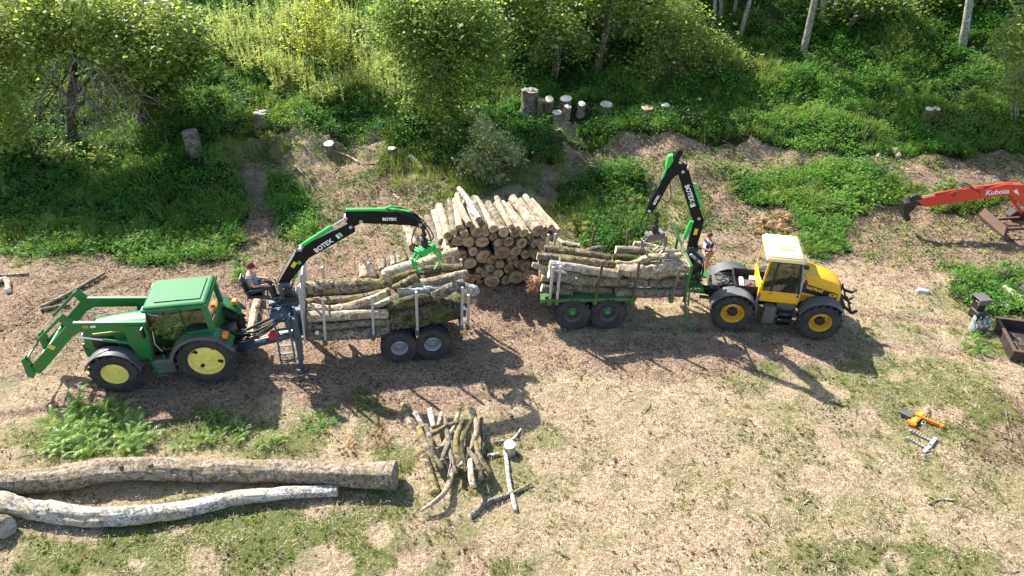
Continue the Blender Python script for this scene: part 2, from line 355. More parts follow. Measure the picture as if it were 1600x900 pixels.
M['weed'] = mat_leaf('tall_weed_leaf', (.2, .28, .09), (.5, .55, .22), 0.5, .6, (.48, .42, .10))
M['bracken'] = mat_leaf('bracken_leaf', (.06, .16, .03), (.22, .38, .07), 0.42, .45, (.42, .27, .12), .35)
M['bracken_pale'] = mat_leaf('bracken_pale_leaf', (.07, .17, .025), (.31, .42, .12), 0.38, .35, None, .5)
M['dry_fern'] = mat_leaf('dry_fern_leaf', (.30, .16, .07), (.52, .36, .20), .25, .7)
M['chip'] = mat_leaf('chip_and_pit', (.05, .032, .02), (.20, .13, .08), .0, .9)
M['grass'] = mat_leaf('grass_blade', (.08, .14, .02), (.26, .33, .06), 0.35, .6, (.46, .38, .18))
M['straw'] = mat_leaf('straw_blade', (.17, .115, .06), (.66, .53, .35), 0.12, .6)
M['leaf_oak'] = mat_leaf('leaf_light', (.12, .18, .04), (.44, .50, .16), 0.5, .45, (.42, .37, .12))
M['leaf_dark'] = mat_leaf('leaf_dark', (.05, .10, .025), (.20, .28, .07), 0.48, .4, (.25, .24, .07))
M['leaf_hazel'] = mat_leaf('leaf_mid', (.10, .17, .04), (.36, .44, .13), 0.5, .45, (.38, .34, .11))
M['leaf_yellow'] = mat_leaf('leaf_yellow', (.16, .21, .03), (.42, .45, .09), 0.5, .5, (.5, .42, .12))
M['leaf_pale'] = mat_leaf('leaf_pale', (.26, .30, .13), (.6, .6, .32), 0.45, .45, (.6, .55, .3))
M['bark'] = mat_bark('bark_brown', (.03, .024, .018), (.10, .078, .055), (.2, .165, .125), (.08, .085, .02), .5)
M['bark_pale'] = mat_bark('bark_pale_trunk', (.13, .115, .09), (.30, .28, .235), (.45, .43, .38), (.14, .15, .07), .5)
M['bark_dead'] = mat_bark('bark_dead_branch', (.10, .075, .055), (.26, .215, .165), (.42, .37, .30))
M['log_pale'] = mat_bark('log_bark_pale', (.24, .165, .10), (.48, .38, .27), (.68, .60, .48), (.24, .19, .09), .5, 5., .5)
M['log_grey'] = mat_bark('log_bark_grey', (.075, .06, .045), (.20, .165, .125), (.36, .32, .26), (.16, .135, .06), .6, 6., .7, (.5, .48, .42))
M['log_mossy'] = mat_bark('log_bark_mossy', (.06, .045, .03), (.22, .17, .10), (.42, .36, .26), (.20, .165, .045), .7, 7., .8)
M['log_tan'] = mat_bark('log_bark_tan', (.15, .105, .07), (.38, .30, .22), (.56, .49, .41), (.23, .19, .07), .45, 8., .8)
M['log_dark'] = mat_bark('log_bark_dark_moss', (.025, .02, .013), (.075, .06, .04), (.17, .14, .10), (.075, .08, .018), .75, 5., .8)
M['log_white'] = mat_bark('log_bark_white', (.20, .17, .14), (.46, .44, .41), (.64, .62, .58), (.33, .25, .12), .6, 3.5, .4)
M['cut'] = mat_cut('cut_wood'); M['cut_white'] = mat_cut('cut_wood_fresh', (.88, .80, .64), (.66, .54, .38)); M['cut_grey'] = mat_cut('cut_wood_weathered', (.36, .32, .27), (.2, .16, .12))

# ============================================================ THE GROUND SHEET
def axis(lo, hi, st, a, b, n=22):
    core = np.arange(lo, hi + st / 2, st); l = lo - (lo - a) * (np.arange(1, n + 1) / n) ** 2.2; r = hi + (b - hi) * (np.arange(1, n + 1) / n) ** 2.2
    return np.concatenate([l[::-1], core, r])
gx = axis(-27, 27, .12, -400, 400); gy = axis(6, 44, .12, -300, 500)
X, Y = np.meshgrid(gx, gy); Z = height(X, Y)
far = np.clip((Y - 60) / 40, 0, 1); Z = np.where(Y > 60, Z * (1 - far) + far * 24.0, Z)
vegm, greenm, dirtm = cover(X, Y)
lump = (fbm(X * 1.3, Y * 1.3, 4) - .35) * .55 * vegm
n_y, n_x = X.shape; V3 = np.stack([X, Y, Z], -1).reshape(-1, 3)
idx = np.arange(n_x * n_y).reshape(n_y, n_x); F4 = np.stack([idx[:-1, :-1], idx[:-1, 1:], idx[1:, 1:], idx[1:, :-1]], -1).reshape(-1, 4)
me = bpy.data.meshes.new('ground'); me.vertices.add(len(V3)); me.vertices.foreach_set('co', V3.reshape(-1).astype(np.float32))
me.loops.add(4 * len(F4)); me.loops.foreach_set('vertex_index', F4.reshape(-1).astype(np.int32)); me.polygons.add(len(F4))
me.polygons.foreach_set('loop_start', np.arange(0, 4 * len(F4), 4, dtype=np.int32)); me.polygons.foreach_set('loop_total', np.full(len(F4), 4, np.int32))
me.polygons.foreach_set('use_smooth', np.ones(len(F4), bool))
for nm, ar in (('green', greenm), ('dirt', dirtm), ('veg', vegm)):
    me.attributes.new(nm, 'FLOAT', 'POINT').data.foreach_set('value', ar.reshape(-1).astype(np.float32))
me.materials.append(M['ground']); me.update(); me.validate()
gobj = bpy.data.objects.new('ground', me); C.objects.link(gobj); tag(gobj, kind='structure')

# ============================================================ GROUND COVER (uncountable)
rs = np.random.RandomState(11)
def sow(n, x0, x1, y0, y1, keep):
    x = rs.uniform(x0, x1, n); y = rs.uniform(y0, y1, n); px, py = project(x, y, base_h(x, y))
    vis = (px > -460) & (px < 2060) & (py > -130) & (py < 1130); x, y, px, py = x[vis], y[vis], px[vis], py[vis]
    v, g, d = cover(x, y); k = keep(x, y, v, g, d, px, py, rs.rand(len(x))); x, y, px, py = x[k], y[k], px[k], py[k]
    return x, y, height(x, y), px, py, v[k], g[k], d[k]
def cast(name, label, tmpls, x, y, z, mat, sc, tint, slope=True, tilt=.15):
    which = rs.randint(0, len(tmpls), len(x)); Vs = []; Ts = []
    for i, tm in enumerate(tmpls):
        k = which == i; n = int(k.sum())
        if not n: continue
        Vs.append(scatter(tm, np.c_[x[k], y[k], z[k]], rs.uniform(0, 6.28, n), rs.normal(0, tilt, n), rs.normal(0, tilt, n), sc[k]))
        Ts.append(np.clip(np.repeat(tint[k], len(tm)) + rs.normal(0, .13, n * len(tm)), 0, 1))
    return tag(quads(name, np.concatenate(Vs), np.concatenate(Ts), mat), label, None, None, 'stuff')
# dry straw litter, thin blades lying at all angles
def straws(n, seed):
    r = np.random.RandomState(seed); q = []
    for i in range(n):
        a = r.uniform(0, 6.28); l = r.uniform(.03, .12); w = r.uniform(.003, .006); x, y = r.uniform(-.22, .22, 2); z0, z1 = r.uniform(.0, .05, 2); dx, dy = math.cos(a) * l, math.sin(a) * l; ox, oy = -math.sin(a) * w / 2, math.cos(a) * w / 2
        q.append([[x - ox, y - oy, z0], [x + ox, y + oy, z0 + .003], [x + dx + ox, y + dy + oy, z1], [x + dx - ox, y + dy - oy, z1]])
    return np.array(q)
x, y, z, px, py, v, g, d = sow(52000, -20, 24, 6.5, 30, lambda x, y, v, g, d, px, py, r: (~v) & (r < .75 - .35 * g - .3 * d))
cast('straw_litter', 'dry straw and cut hay scattered over the clearing', [straws(14, i) for i in range(6)], x, y, z, M['straw'], rs.uniform(.8, 1.4, len(x)), np.clip(.5 - .35 * d + .5 * (fbm(x * .7, y * .7, 4) - .4) + rs.normal(0, .25, len(x)), 0, 1))
# bark chips and clods, their dark tone doubling as shaded pits in the straw
def chips(n, seed):
    r = np.random.RandomState(seed); q = []
    for i in range(n):
        a = r.uniform(0, 6.28); l = r.uniform(.02, .07); w = l * r.uniform(.3, .7); p = np.array([r.uniform(-.3, .3), r.uniform(-.3, .3), r.uniform(.005, .03)]); u = np.array([math.cos(a), math.sin(a), r.uniform(-.3, .3)]) * l; o = np.array([-math.sin(a), math.cos(a), r.uniform(-.3, .3)]) * w
        q.append([p - u, p - o, p + u, p + o])
    return np.array(q)
x, y, z, px, py, v, g, d = sow(30000, -17, 22, 7.5, 30, lambda x, y, v, g, d, px, py, r: (~v) & (r < .02 + .10 * np.clip((fbm(x * 1.3 + 7, y * 1.3 + 3, 4) - .47) * 6, 0, 1) + .15 * d))
cast('chips_and_pits', 'dark bark chips and crumbs of soil doubling as shaded pits over the clearing', [chips(9, i) for i in range(6)], x, y, z, M['chip'], rs.uniform(.6, 1.3, len(x)), x * 0 + .3)
# grass tufts
x, y, z, px, py, v, g, d = sow(102000, -21, 26, 6.5, 33, lambda x, y, v, g, d, px, py, r: (~v) & (r < np.clip(g - .28, 0, 1) * 1.1 + .012) & (fbm(x * 2.1, y * 2.1, 3) > .43))
cast('grass', 'patchy short green and yellowing grass on the clearing', [blades(10, .09, .014, i, 1.0) for i in range(6)], x, y, z, M['grass'], rs.uniform(.5, 1.25, len(x)), np.clip(fbm(x * .7, y * .7, 3) * 1.3 - .2 + rs.normal(0, .12, len(x)), 0, 1))
# low weeds at the edge of the bank and in the rough middle ground
x, y, z, px, py, v, g, d = sow(42000, -24, 26, 18, 36, lambda x, y, v, g, d, px, py, r: (~v) & (py < 420) & (r < .05 + .9 * np.clip((fbm(x * .9 + 9, y * .9, 4) - .48) * 7, 0, 1) * np.clip(g + .2, 0, 1)))
cast('low_weeds', 'low leafy weeds and brambles spreading over the bare bank', [leaf_clump(16, .28, .09, i, .35) for i in range(6)], x, y, z, M['nettle'], rs.uniform(.6, 1.3, len(x)), np.clip(.55 + rs.normal(0, .25, len(x)), 0, 1))
# deep green cover of the bank
x, y, z, px, py, v, g, d = sow(225000, -38, 38, 15.5, 52, lambda x, y, v, g, d, px, py, r: v & (r < .35 + .4 * (fbm(x * .5 + 33, y * .5 + 3, 3) > .45)))
ko = ~keepout(x, y); x, y, z, px, py = x[ko], y[ko], z[ko], px[ko], py[ko]
bigl = fbm(x * .35 + 77, y * .35, 4); zz = z + np.clip(fbm(x * 1.1 + 4, y * 1.1 + 44, 4) - .38, 0, 1) * 1.1
painted_sun = np.exp(-(((px - 520) / 190) ** 2 + ((py - 150) / 80) ** 2)) * .35; tn = np.clip(.38 + (bigl - .5) * 2.0 + painted_sun + rs.normal(0, .13, len(x)), 0, .78)  # sunlit patch on the upper left bank painted into the leaf tint
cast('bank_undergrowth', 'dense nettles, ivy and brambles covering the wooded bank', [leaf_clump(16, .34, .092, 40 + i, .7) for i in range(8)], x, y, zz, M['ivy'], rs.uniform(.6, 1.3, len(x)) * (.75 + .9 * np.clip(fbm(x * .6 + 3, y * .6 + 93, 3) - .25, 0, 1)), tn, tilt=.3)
SPRIG = [clump(frond(5, .8, .5, .4), 70 + i, 3, (.1, .8), .2) for i in range(5)]
x, y, z, px, py, v, g, d = sow(48000, -37, 37, 20, 50, lambda x, y, v, g, d, px, py, r: v & (r < .05 + .55 * (fbm(x * .4 + 13, y * .4 + 61, 3) > .52)))
cast('bank_ferns', 'small ferns and weeds poking out of the undergrowth of the bank', SPRIG, x, y, z + .15, M['bracken'], rs.uniform(.4, .85, len(x)), np.clip(.5 + rs.normal(0, .22, len(x)), 0, .95), tilt=.25)
x, y, z, px, py, v, g, d = sow(70000, -35, 35, 18, 48, lambda x, y, v, g, d, px, py, r: (py < 420) & (r < .5 * (fbm(x * .6 + 53, y * .6 + 21, 3) > .53) * (v | (g > .5))))
cast('long_grass', 'long thin pale grass growing through the undergrowth', [blades(9, .42, .016, 90 + i, .7) for i in range(6)], x, y, z + .1, M['grass'], rs.uniform(.6, 1.3, len(x)), np.clip(.6 + rs.normal(0, .25, len(x)), 0, 1), tilt=.2)
# sticks and twigs lying about
def twig(n, seed):
    r = np.random.RandomState(seed); q = []
    for i in range(n):
        a = r.uniform(0, 6.28); l = r.uniform(.2, .9); w = r.uniform(.012, .03); p = np.array([r.uniform(-.3, .3), r.uniform(-.3, .3), r.uniform(.02, .06)])
        for s in range(3):
            dd = np.array([math.cos(a), math.sin(a), r.uniform(-.08, .1)]) * l / 3; o = np.array([-math.sin(a), math.cos(a), 0]) * w / 2; e = p + dd
            q.append([p - o, p + o, e + o * .8, e - o * .8]); u = np.array([0, 0, w / 2]); q.append([p - u, p + u, e + u, e - u]); p = e; a += r.uniform(-.4, .4); w *= .8
    return np.array(q)
x, y, z, px, py, v, g, d = sow(13000, -20, 24, 8, 36, lambda x, y, v, g, d, px, py, r: (~v) & (r < .06 + .30 * np.clip(d, 0, 1) * (py < 660) + .40 * (py < 400) + .3 * (px < 420) * (py < 480)))
cast('twigs', 'broken twigs and sticks strewn over the brown earth', [twig(2, i) for i in range(6)], x, y, z, M['bark_dead'], rs.uniform(.5, 1.2, len(x)), x * 0)
# tall yellow green weeds on the upper left of the bank
def stalk(h, seed):
    r = np.random.RandomState(seed); q = [[[-.008, 0, 0], [.008, 0, 0], [.004, 0, h], [-.004, 0, h]]]
    for i in range(22):
        t = r.uniform(.15, 1); a = r.uniform(0, 6.28); l = (.17 if t < .6 else .07) * r.uniform(.7, 1.2); w = l * .22; b = np.array([0, 0, t * h]); dr = np.array([math.cos(a), math.sin(a), .7]); o = np.array([-math.sin(a), math.cos(a), 0]) * w
        q.append([b, b + dr * l * .5 + o, b + dr * l - np.array([0, 0, .3 * l]), b + dr * l * .5 - o])
    return np.array(q)
TALL = [(345, 40), (470, 28), (585, 60), (640, 110), (650, 165), (560, 175), (450, 165), (360, 110), (320, 70)]
x, y, z, px, py, v, g, d = sow(26000, -22, 0, 32, 46, lambda x, y, v, g, d, px, py, r: inpoly(px + (r - .5) * 40, py + (r - .5) * 30, TALL) & (fbm(x * .8, y * .8, 3) > .34) & (r < .75))
cast('tall_weeds', 'tall yellow green weeds standing on the upper left bank', [stalk(1.25, i) for i in range(8)], x, y, z, M['weed'], rs.uniform(.6, 1.3, len(x)), np.clip(.55 + rs.normal(0, .22, len(x)), 0, 1), tilt=.1)

# bracken beds: each one a separate plant bed
FR = [frond(9), frond(8, .9, .5, .35), frond(10, 1.1, .4, .55)]
FCL = [clump(FR[i % 3], i, 9, (.05, .75), .12) for i in range(5)]
def bracken(label, poly, n, sc, mat, tint=.5, group=None, dark=0.):
    P = np.array(poly, float); lo, hi = P.min(0), P.max(0); pts = []
    while len(pts) < n:
        a, b = rs.uniform(lo[0], hi[0]), rs.uniform(lo[1], hi[1])
        if inpoly(np.array([a]), np.array([b]), poly)[0]: p = T(a, b); pts.append(p)
    A = np.array([tuple(p) for p in pts]); o = cast('bracken', label, FCL, A[:, 0], A[:, 1], A[:, 2] - .03, mat, sc * rs.uniform(.7, 1.2, len(A)), np.clip(tint + rs.normal(0, .18, len(A)), 0, 1), tilt=.2)
    del o['kind']; tag(o, label, 'bracken', group); return o
bracken('large pale bracken bush left of the long fallen trunk tops', [(85, 660), (110, 638), (185, 638), (225, 670), (240, 705), (190, 718), (110, 718), (75, 700)], 80, .62, M['bracken_pale'], .7)
bracken('strip of bright bracken between the green tractor and the thick fallen trunk', [(265, 690), (300, 650), (380, 645), (420, 690), (440, 700), (300, 705)], 26, .42, M['bracken_pale'], .5)
bracken('small bracken tuft beside the rear wheel shadow of the green tractor', [(455, 655), (500, 640), (530, 660), (490, 680)], 9, .35, M['bracken'], .55)
bracken('broad bracken bed on the bank behind the yellow tractor', VEG[3], 170, .55, M['bracken'], .62)
bracken('bracken sprawling over the slope by the green crane', [(880, 320), (930, 300), (1010, 300), (1015, 345), (985, 388), (905, 385)], 120, .6, M['bracken'], .7)
bracken('bracken under the arm of the red digger', [(1440, 305), (1560, 303), (1565, 325), (1445, 332)], 30, .5, M['bracken'], .45)
bracken('bushy bracken at the right edge above the metal grapple', [(1520, 440), (1545, 432), (1565, 450), (1560, 470), (1525, 470)], 26, .5, M['bracken'], .25)
bracken('bright bracken by the logs at the right edge', [(1570, 436), (1640, 430), (1640, 465), (1572, 460)], 24, .5, M['bracken'], .65)
bracken('low bracken around the foot of the metal grapple', [(1500, 525), (1540, 518), (1560, 545), (1510, 560)], 12, .33, M['bracken'], .6)
bracken('dark bracken along the lower left bank', [(190, 330), (330, 310), (385, 350), (390, 395), (260, 402), (130, 395)], 60, .45, M['bracken'], .25)
bracken('grassy bracken strip beside the bare track on the left bank', [(430, 300), (465, 300), (490, 365), (455, 372)], 22, .42, M['bracken'], .3)
bracken('bracken bush behind the seated crane operator', [(370, 415), (395, 410), (398, 440), (372, 442)], 9, .5, M['bracken'], .55)
bracken('brown dead bracken heap between the yellow tractor and the bracken bed', [(1170, 345), (1225, 335), (1245, 355), (1235, 378), (1180, 372)], 30, .42, M['dry_fern'], .6)
bracken('orange dead bracken beside the branch heap', [(540, 690), (600, 665), (630, 690), (600, 712), (545, 705)], 12, .28, M['dry_fern'], .2)

# ============================================================ TREES
def limb(mb, p, d, L, r, depth, rg, tips, m=0, droop=0.):
    pts = [p.copy()]; rad = [r]; q = p.copy(); dd = d.normalized(); n = 6
    for i in range(n):
        dd = (dd + Vector((rg.uniform(-.18, .18), rg.uniform(-.18, .18), rg.uniform(-.12, .12) - droop))).normalized(); q = q + dd * L / n; pts.append(q.copy()); rad.append(r * (1 - .72 * (i + 1) / n))
    mb.tube(pts, rad, 7 if r > .05 else 5, m); tips.append(q.copy())
    if depth > 0:
        for k in range(rg.randint(2, 4)):
            i = rg.randint(2, n); a = rg.uniform(0, 6.28); s = Vector((math.cos(a), math.sin(a), rg.uniform(-.2, .7) - droop * 2))
            limb(mb, pts[i], (dd * .6 + s).normalized(), L * rg.uniform(.45, .7), rad[i] * .62, depth - 1, rg, tips, m, droop)
def crown(name, parent, lobes, n, ls, mat, seed, tint=.45, clump_r=.45, flat=.7, shell=.65):
    r = np.random.RandomState(seed); L = np.array(lobes, float); w = L[:, 3] * L[:, 4] * L[:, 5]; w = w / w.sum(); per = 26; nc = max(1, n // per)
    k = r.choice(len(L), nc, p=w); d = r.normal(0, 1, (nc, 3)); d /= np.linalg.norm(d, axis=1)[:, None]; rad = (shell + (1 - shell) * r.rand(nc)) * r.uniform(.75, 1.12, nc)
    c = L[k, :3] + d * L[k, 3:6] * rad[:, None]; ct = np.clip(tint + r.normal(0, .2, nc), 0, .95); cs = np.exp(r.normal(0, .45, nc)); c[:, 2] += r.normal(0, .12, nc)
    p = np.repeat(c, per, 0) + r.normal(0, 1, (nc * per, 3)) * np.array([clump_r, clump_r, clump_r * flat]) * np.repeat(cs, per)[:, None]; m = len(p)
    V = scatter(LEAF, p, r.uniform(0, 6.28, m), r.uniform(-.5, .9, m), r.uniform(-.8, .8, m), ls * np.repeat(np.clip(cs, .7, 1.35), per) * np.exp(r.normal(0, .32, m)))
    t = np.clip(np.repeat(ct, per) + r.normal(0, .11, m), 0, .82)
    o = quads(name, V, t, mat, parent); return o, c
def tree(name, label, base, lobes, n, ls, lm, bm, tr, seed, group=None, tint=.45, lean=None, limbs=9, depth=1, clump_r=.45, flat=.7, stems=1, cat='tree', shell=.65, kind=None):
    """base Vector; lobes relative to the base"""
    rg = random.Random(seed); base = Vector(base) - Vector((0, 0, .15)); t = thing(name, label, cat, base, 0, group); mb = MB(); tips = []
    top = Vector(lobes[0][:3]); H_ = top.z + .3 * lobes[0][5]
    for s in range(stems):
        a = rg.uniform(0, 6.28); off = Vector((math.cos(a), math.sin(a), 0)) * (.0 if stems == 1 else rg.uniform(.05, .3)); tgt = (Vector(lean) if lean else top) + off * 3; pts = []; rad = []
        for i in range(9):
            f = i / 8; p = off + Vector((tgt.x * f, tgt.y * f, (tgt.z if lean else H_) * f)) + Vector((math.sin(i * 1.1 + s + seed), math.cos(i * .9 + s), 0)) * tr * .35 * min(1, f * 3); pts.append(p); rad.append(tr * (1 - .75 * f) * (1.35 if i == 0 else 1))
        mb.tube(pts, rad, 12 if tr > .12 else 7, 0, lump=.08, seed=seed)
        for k in range(limbs):
            i = rg.randint(3, 7); lb = lobes[rg.randrange(len(lobes))]; tg = Vector(lb[:3]) + Vector((rg.uniform(-.5, .5) * lb[3], rg.uniform(-.5, .5) * lb[4], rg.uniform(-.3, .5) * lb[5])); d = tg - pts[i]
            limb(mb, pts[i], d, max(.4, d.length), rad[i] * .45, depth, rg, tips)
    mb.build('trunk', bm, t); crown('crown', t, lobes, n, ls, lm, seed, tint, clump_r, flat, shell); return t
def lobes_at(base, L):
    """L: (px, py, depth Y, rx, ry, rz) -> lobes relative to the base"""
    o = []
    for px, py, Yd, rx, ry, rz in L:
        p = W(px, py, Yd) - Vector(base); o.append((p.x, p.y, p.z, rx, ry, rz))
    return o
# upper left tree with drooping bare branches
b = T(110, 225)
t1 = tree('broadleaf_tree', 'large bright green tree at the upper left corner with bare drooping branches', b, lobes_at(b, [(120, 20, b.y + .5, 2.6, 2.0, 1.6), (20, 40, b.y, 2.2, 1.8, 1.5), (200, 80, b.y - .3, 1.9, 1.4, 1.2), (15, 130, b.y - .9, 1.0, .9, .9), (-10, 170, b.y - .8, 1.3, 1.0, 1.2), (30, 200, b.y - 1.2, .8, .6, .7), (185, 135, b.y - .9, .7, .5, .5), (60, 100, b.y - 1.3, .8, .5, .5), (255, 40, b.y + .4, 1.6, 1.4, 1.2), (-80, 60, b.y, 2.5, 2, 2)]), 46000, .135, M['leaf_oak'], M['bark'], .22, 3, tint=.5, limbs=12, depth=1, clump_r=.27, shell=.5)
mb = MB(); rg = random.Random(4); tips = []
for i in range(38):
    p = W(rg.uniform(70, 190), rg.uniform(85, 140), b.y - rg.uniform(.5, 1.9)) - Vector(t1.location); limb(mb, p, Vector((rg.uniform(-1.3, 1.1), rg.uniform(-.6, .1), -1)), rg.uniform(1.2, 3.0), .04, 2 if i % 3 == 0 else 1, rg, tips, 0, .015)
mb.build('bare_branches', M['bark_dead'], t1)
crown('leaf_sprays', t1, [(*(W(a, c, b.y - 1.2) - Vector(t1.location)), .45, .3, .3) for a, c in ((20, 215), (155, 240), (90, 235), (30, 190), (170, 200), (40, 250))], 1800, .13, M['leaf_oak'], 8, .8, .22)
b = T(225, 195)
tree('broadleaf_tree', 'dark tree with a thick mossy trunk right of the corner tree', b, lobes_at(b, [(245, 40, b.y + .5, 1.9, 1.7, 1.3), (280, 95, b.y, 1.2, 1.1, .9), (210, 110, b.y + .2, 1.4, 1.2, 1.0), (240, 140, b.y - .3, 1.1, .9, .7)]), 20000, .13, M['leaf_dark'], M['bark'], .42, 5, tint=.55, limbs=9, clump_r=.36)
# centre tree, leafy down to the ground
b = T(705, 190)
tree('broadleaf_tree', 'dense round tree leafy to the ground behind the log stack', b, lobes_at(b, [(700, 20, b.y + .3, 2.2, 2, 1.7), (640, 45, b.y, 1.6, 1.4, 1.3), (720, 100, b.y - .4, 1.9, 1.5, 1.4), (660, 120, b.y - .6, 1.3, 1.0, 1.1), (750, 55, b.y, 1.4, 1.3, 1.2), (690, 165, b.y - .8, 1.4, .8, .8), (620, 5, b.y, 1.2, 1.1, 1.0)]), 36000, .12, M['leaf_hazel'], M['bark'], .2, 7, tint=.42, limbs=12, clump_r=.33, stems=2)
for i, (px, py, tpx, Yo, ls_, lab, seed) in enumerate([
    (772, 110, 812, 1.5, [(850, -10, 1.6, 1.4, 1.0), (800, 25, 1.2, 1.1, .8), (770, -40, 1.6, 1.5, 1.2)], 'tree with a slanting grey trunk left of the twin stemmed shrub', 21),
    (930, 118, 965, 1.5, [(930, -10, 1.5, 1.3, 1.0), (985, 20, 1.4, 1.2, 1.0), (950, -60, 1.8, 1.6, 1.2)], 'tree with a dark leaning trunk beyond the cut stumps', 22)]):
    b = T(px, py); top = W(tpx, -40, b.y + .8) - b
    tree('broadleaf_tree', lab, b, lobes_at(b, [(a, c, b.y + Yo, rx, ry, rz) for a, c, rx, ry, rz in ls_]), 9000, .14, M['leaf_hazel'], M['bark'], .25, seed, tint=.6, lean=tuple(top), limbs=7, clump_r=.4)
def shrub(label, px, py, L, n, ls_, lm, seed, tr=.05, stems=4, tint=.5, bm='bark_dead', limbs=5, clump_r=.25, shell=.5, name='shrub', cat='shrub', group=None):
    b = T(px, py); return tree(name, label, b, lobes_at(b, [(a, c, b.y + dy, rx, ry, rz) for a, c, dy, rx, ry, rz in L]), n, ls_, M[lm], M[bm], tr, seed, tint=tint, limbs=limbs, depth=1, clump_r=clump_r, stems=stems, cat=cat, shell=shell, group=group)
shrub('small shrub with thin pale stems in the gap left of the dark leaning trunk', 868, 120, [(872, 40, 0, 1.1, .9, .9), (845, 80, -.2, .7, .6, .5), (905, 70, .1, .7, .6, .6)], 5000, .13, 'leaf_hazel', 31, tint=.6)
shrub('spreading yellowish shrub right of the dark leaning trunk', 1035, 125, [(1060, 60, 0, 1.5, 1.2, .9), (1110, 70, .2, 1.3, 1.1, .8), (1015, 95, -.2, 1.1, .8, .6), (1140, 95, .2, 1.1, .9, .5), (1080, 105, -.3, 1.3, .9, .5), (1060, 20, .6, 1.5, 1.2, .9)], 17000, .11, 'leaf_oak', 32, tint=.45)
shrub('dark green bush under the pale trunks at the top edge', 1320, 42, [(1340, 5, .4, 1.9, 1.4, 1.0), (1390, 10, .4, 1.6, 1.3, .9), (1300, 20, .1, 1.2, 1, .7)], 9000, .15, 'leaf_dark', 33, tint=.6)
shrub('loose pale leafed shrub at the right edge of the picture', 1590, 190, [(1590, 60, 0, .9, .8, 1.0), (1580, 130, -.1, .8, .7, .9), (1620, 40, .4, 1.4, 1.2, 1.4), (1625, 120, .2, 1.1, 1, 1.2)], 6500, .13, 'leaf_hazel', 34, tint=.8)
shrub('yellow green sapling rising out of the tall weeds', 490, 125, [(495, 20, 0, .75, .7, .8), (480, 62, 0, .7, .6, .55), (520, 70, 0, .7, .6, .5), (500, -10, 0, .5, .5, .5)], 3600, .11, 'leaf_yellow', 35, tr=.04, stems=3, tint=.65)
shrub('pale leafed bush standing alone between the log stack and the bank', 770, 280, [(770, 215, 0, .8, .6, .5), (745, 245, -.1, .8, .6, .4), (800, 235, 0, .65, .5, .35), (765, 270, -.2, .8, .5, .35), (752, 190, 0, .35, .3, .35), (818, 212, 0, .28, .2, .22), (738, 168, 0, .2, .2, .2)], 6500, .10, 'leaf_pale', 36, tr=.03, stems=5, tint=.55, clump_r=.15)
shrub('dark bush at the top of the bank right of the tall pale trunks', 1440, 20, [(1480, -20, .5, 2.2, 1.6, 1.1), (1540, -5, .3, 1.6, 1.3, .8)], 7000, .16, 'leaf_dark', 37, tint=.5)
shrub('low bramble bush overgrowing the upper bank beside the twin stumps', 1075, 195, [(1080, 178, 0, .9, .7, .4)], 1800, .11, 'leaf_dark', 38, tint=.6, tr=.03)
# tall pale trunks whose crowns stand above the frame
PALE = [(1255, 84, 1273, 0, .17, 'tall pale trunk nearest the camera, first of the group of three'), (1283, 45, 1287, 0, .15, 'straight pale trunk in the middle of the group of three'), (1293, 42, 1308, 0, .12, 'slim leaning pale trunk, last of the group of three'),
        (1155, 60, 1172, 0, .12, 'leaning pale trunk rising out of the yellowish shrub'), (1117, 32, 1117, 0, .12, 'left one of two pale trunks at the top edge'), (1126, 32, 1127, 0, .11, 'right one of two pale trunks at the top edge'), (1146, 30, 1150, 0, .1, 'thin pale trunk behind the yellowish shrub'),
        (1504, 74, 1515, 0, .2, 'single grey trunk standing alone on the right of the bank')]
for i, (a, c, a2, c2, r_, lab) in enumerate(PALE):
    b = T(a, c); p2 = W(a2, c2, b.y + .25) - b; k = 11 / max(p2.z, .4); top = Vector((p2.x * k * .55, p2.y * k * .4, 11))
    t = thing('pale_tree', lab, 'tree', b, 0, 'pale trunked trees on the upper bank'); mb = MB(); pts = [Vector((0, 0, -.2)), p2 * .5, p2] + [p2 + (top - p2) * f for f in (.25, .5, .75, 1.)]; mb.tube(pts, [r_ * 1.15, r_, r_ * .93, r_ * .8, r_ * .62, r_ * .4, r_ * .12], 12, 0, lump=.05, seed=i)
    rg = random.Random(60 + i); tips = []
    for q in range(8): limb(mb, pts[4] + (pts[6] - pts[4]) * rg.random(), Vector((rg.uniform(-1, 1), rg.uniform(-1, 1), .5)), rg.uniform(1.4, 2.6), .05, 0, rg, tips)
    mb.build('trunk', M['bark_pale'], t); crown('crown', t, [(top.x, top.y, 10.2, 1.6, 1.6, 1.6), (top.x + .7, top.y - .6, 8.8, 1.1, 1.1, .8)], 1500, .22, M['leaf_hazel'], 80 + i, .4, .5)
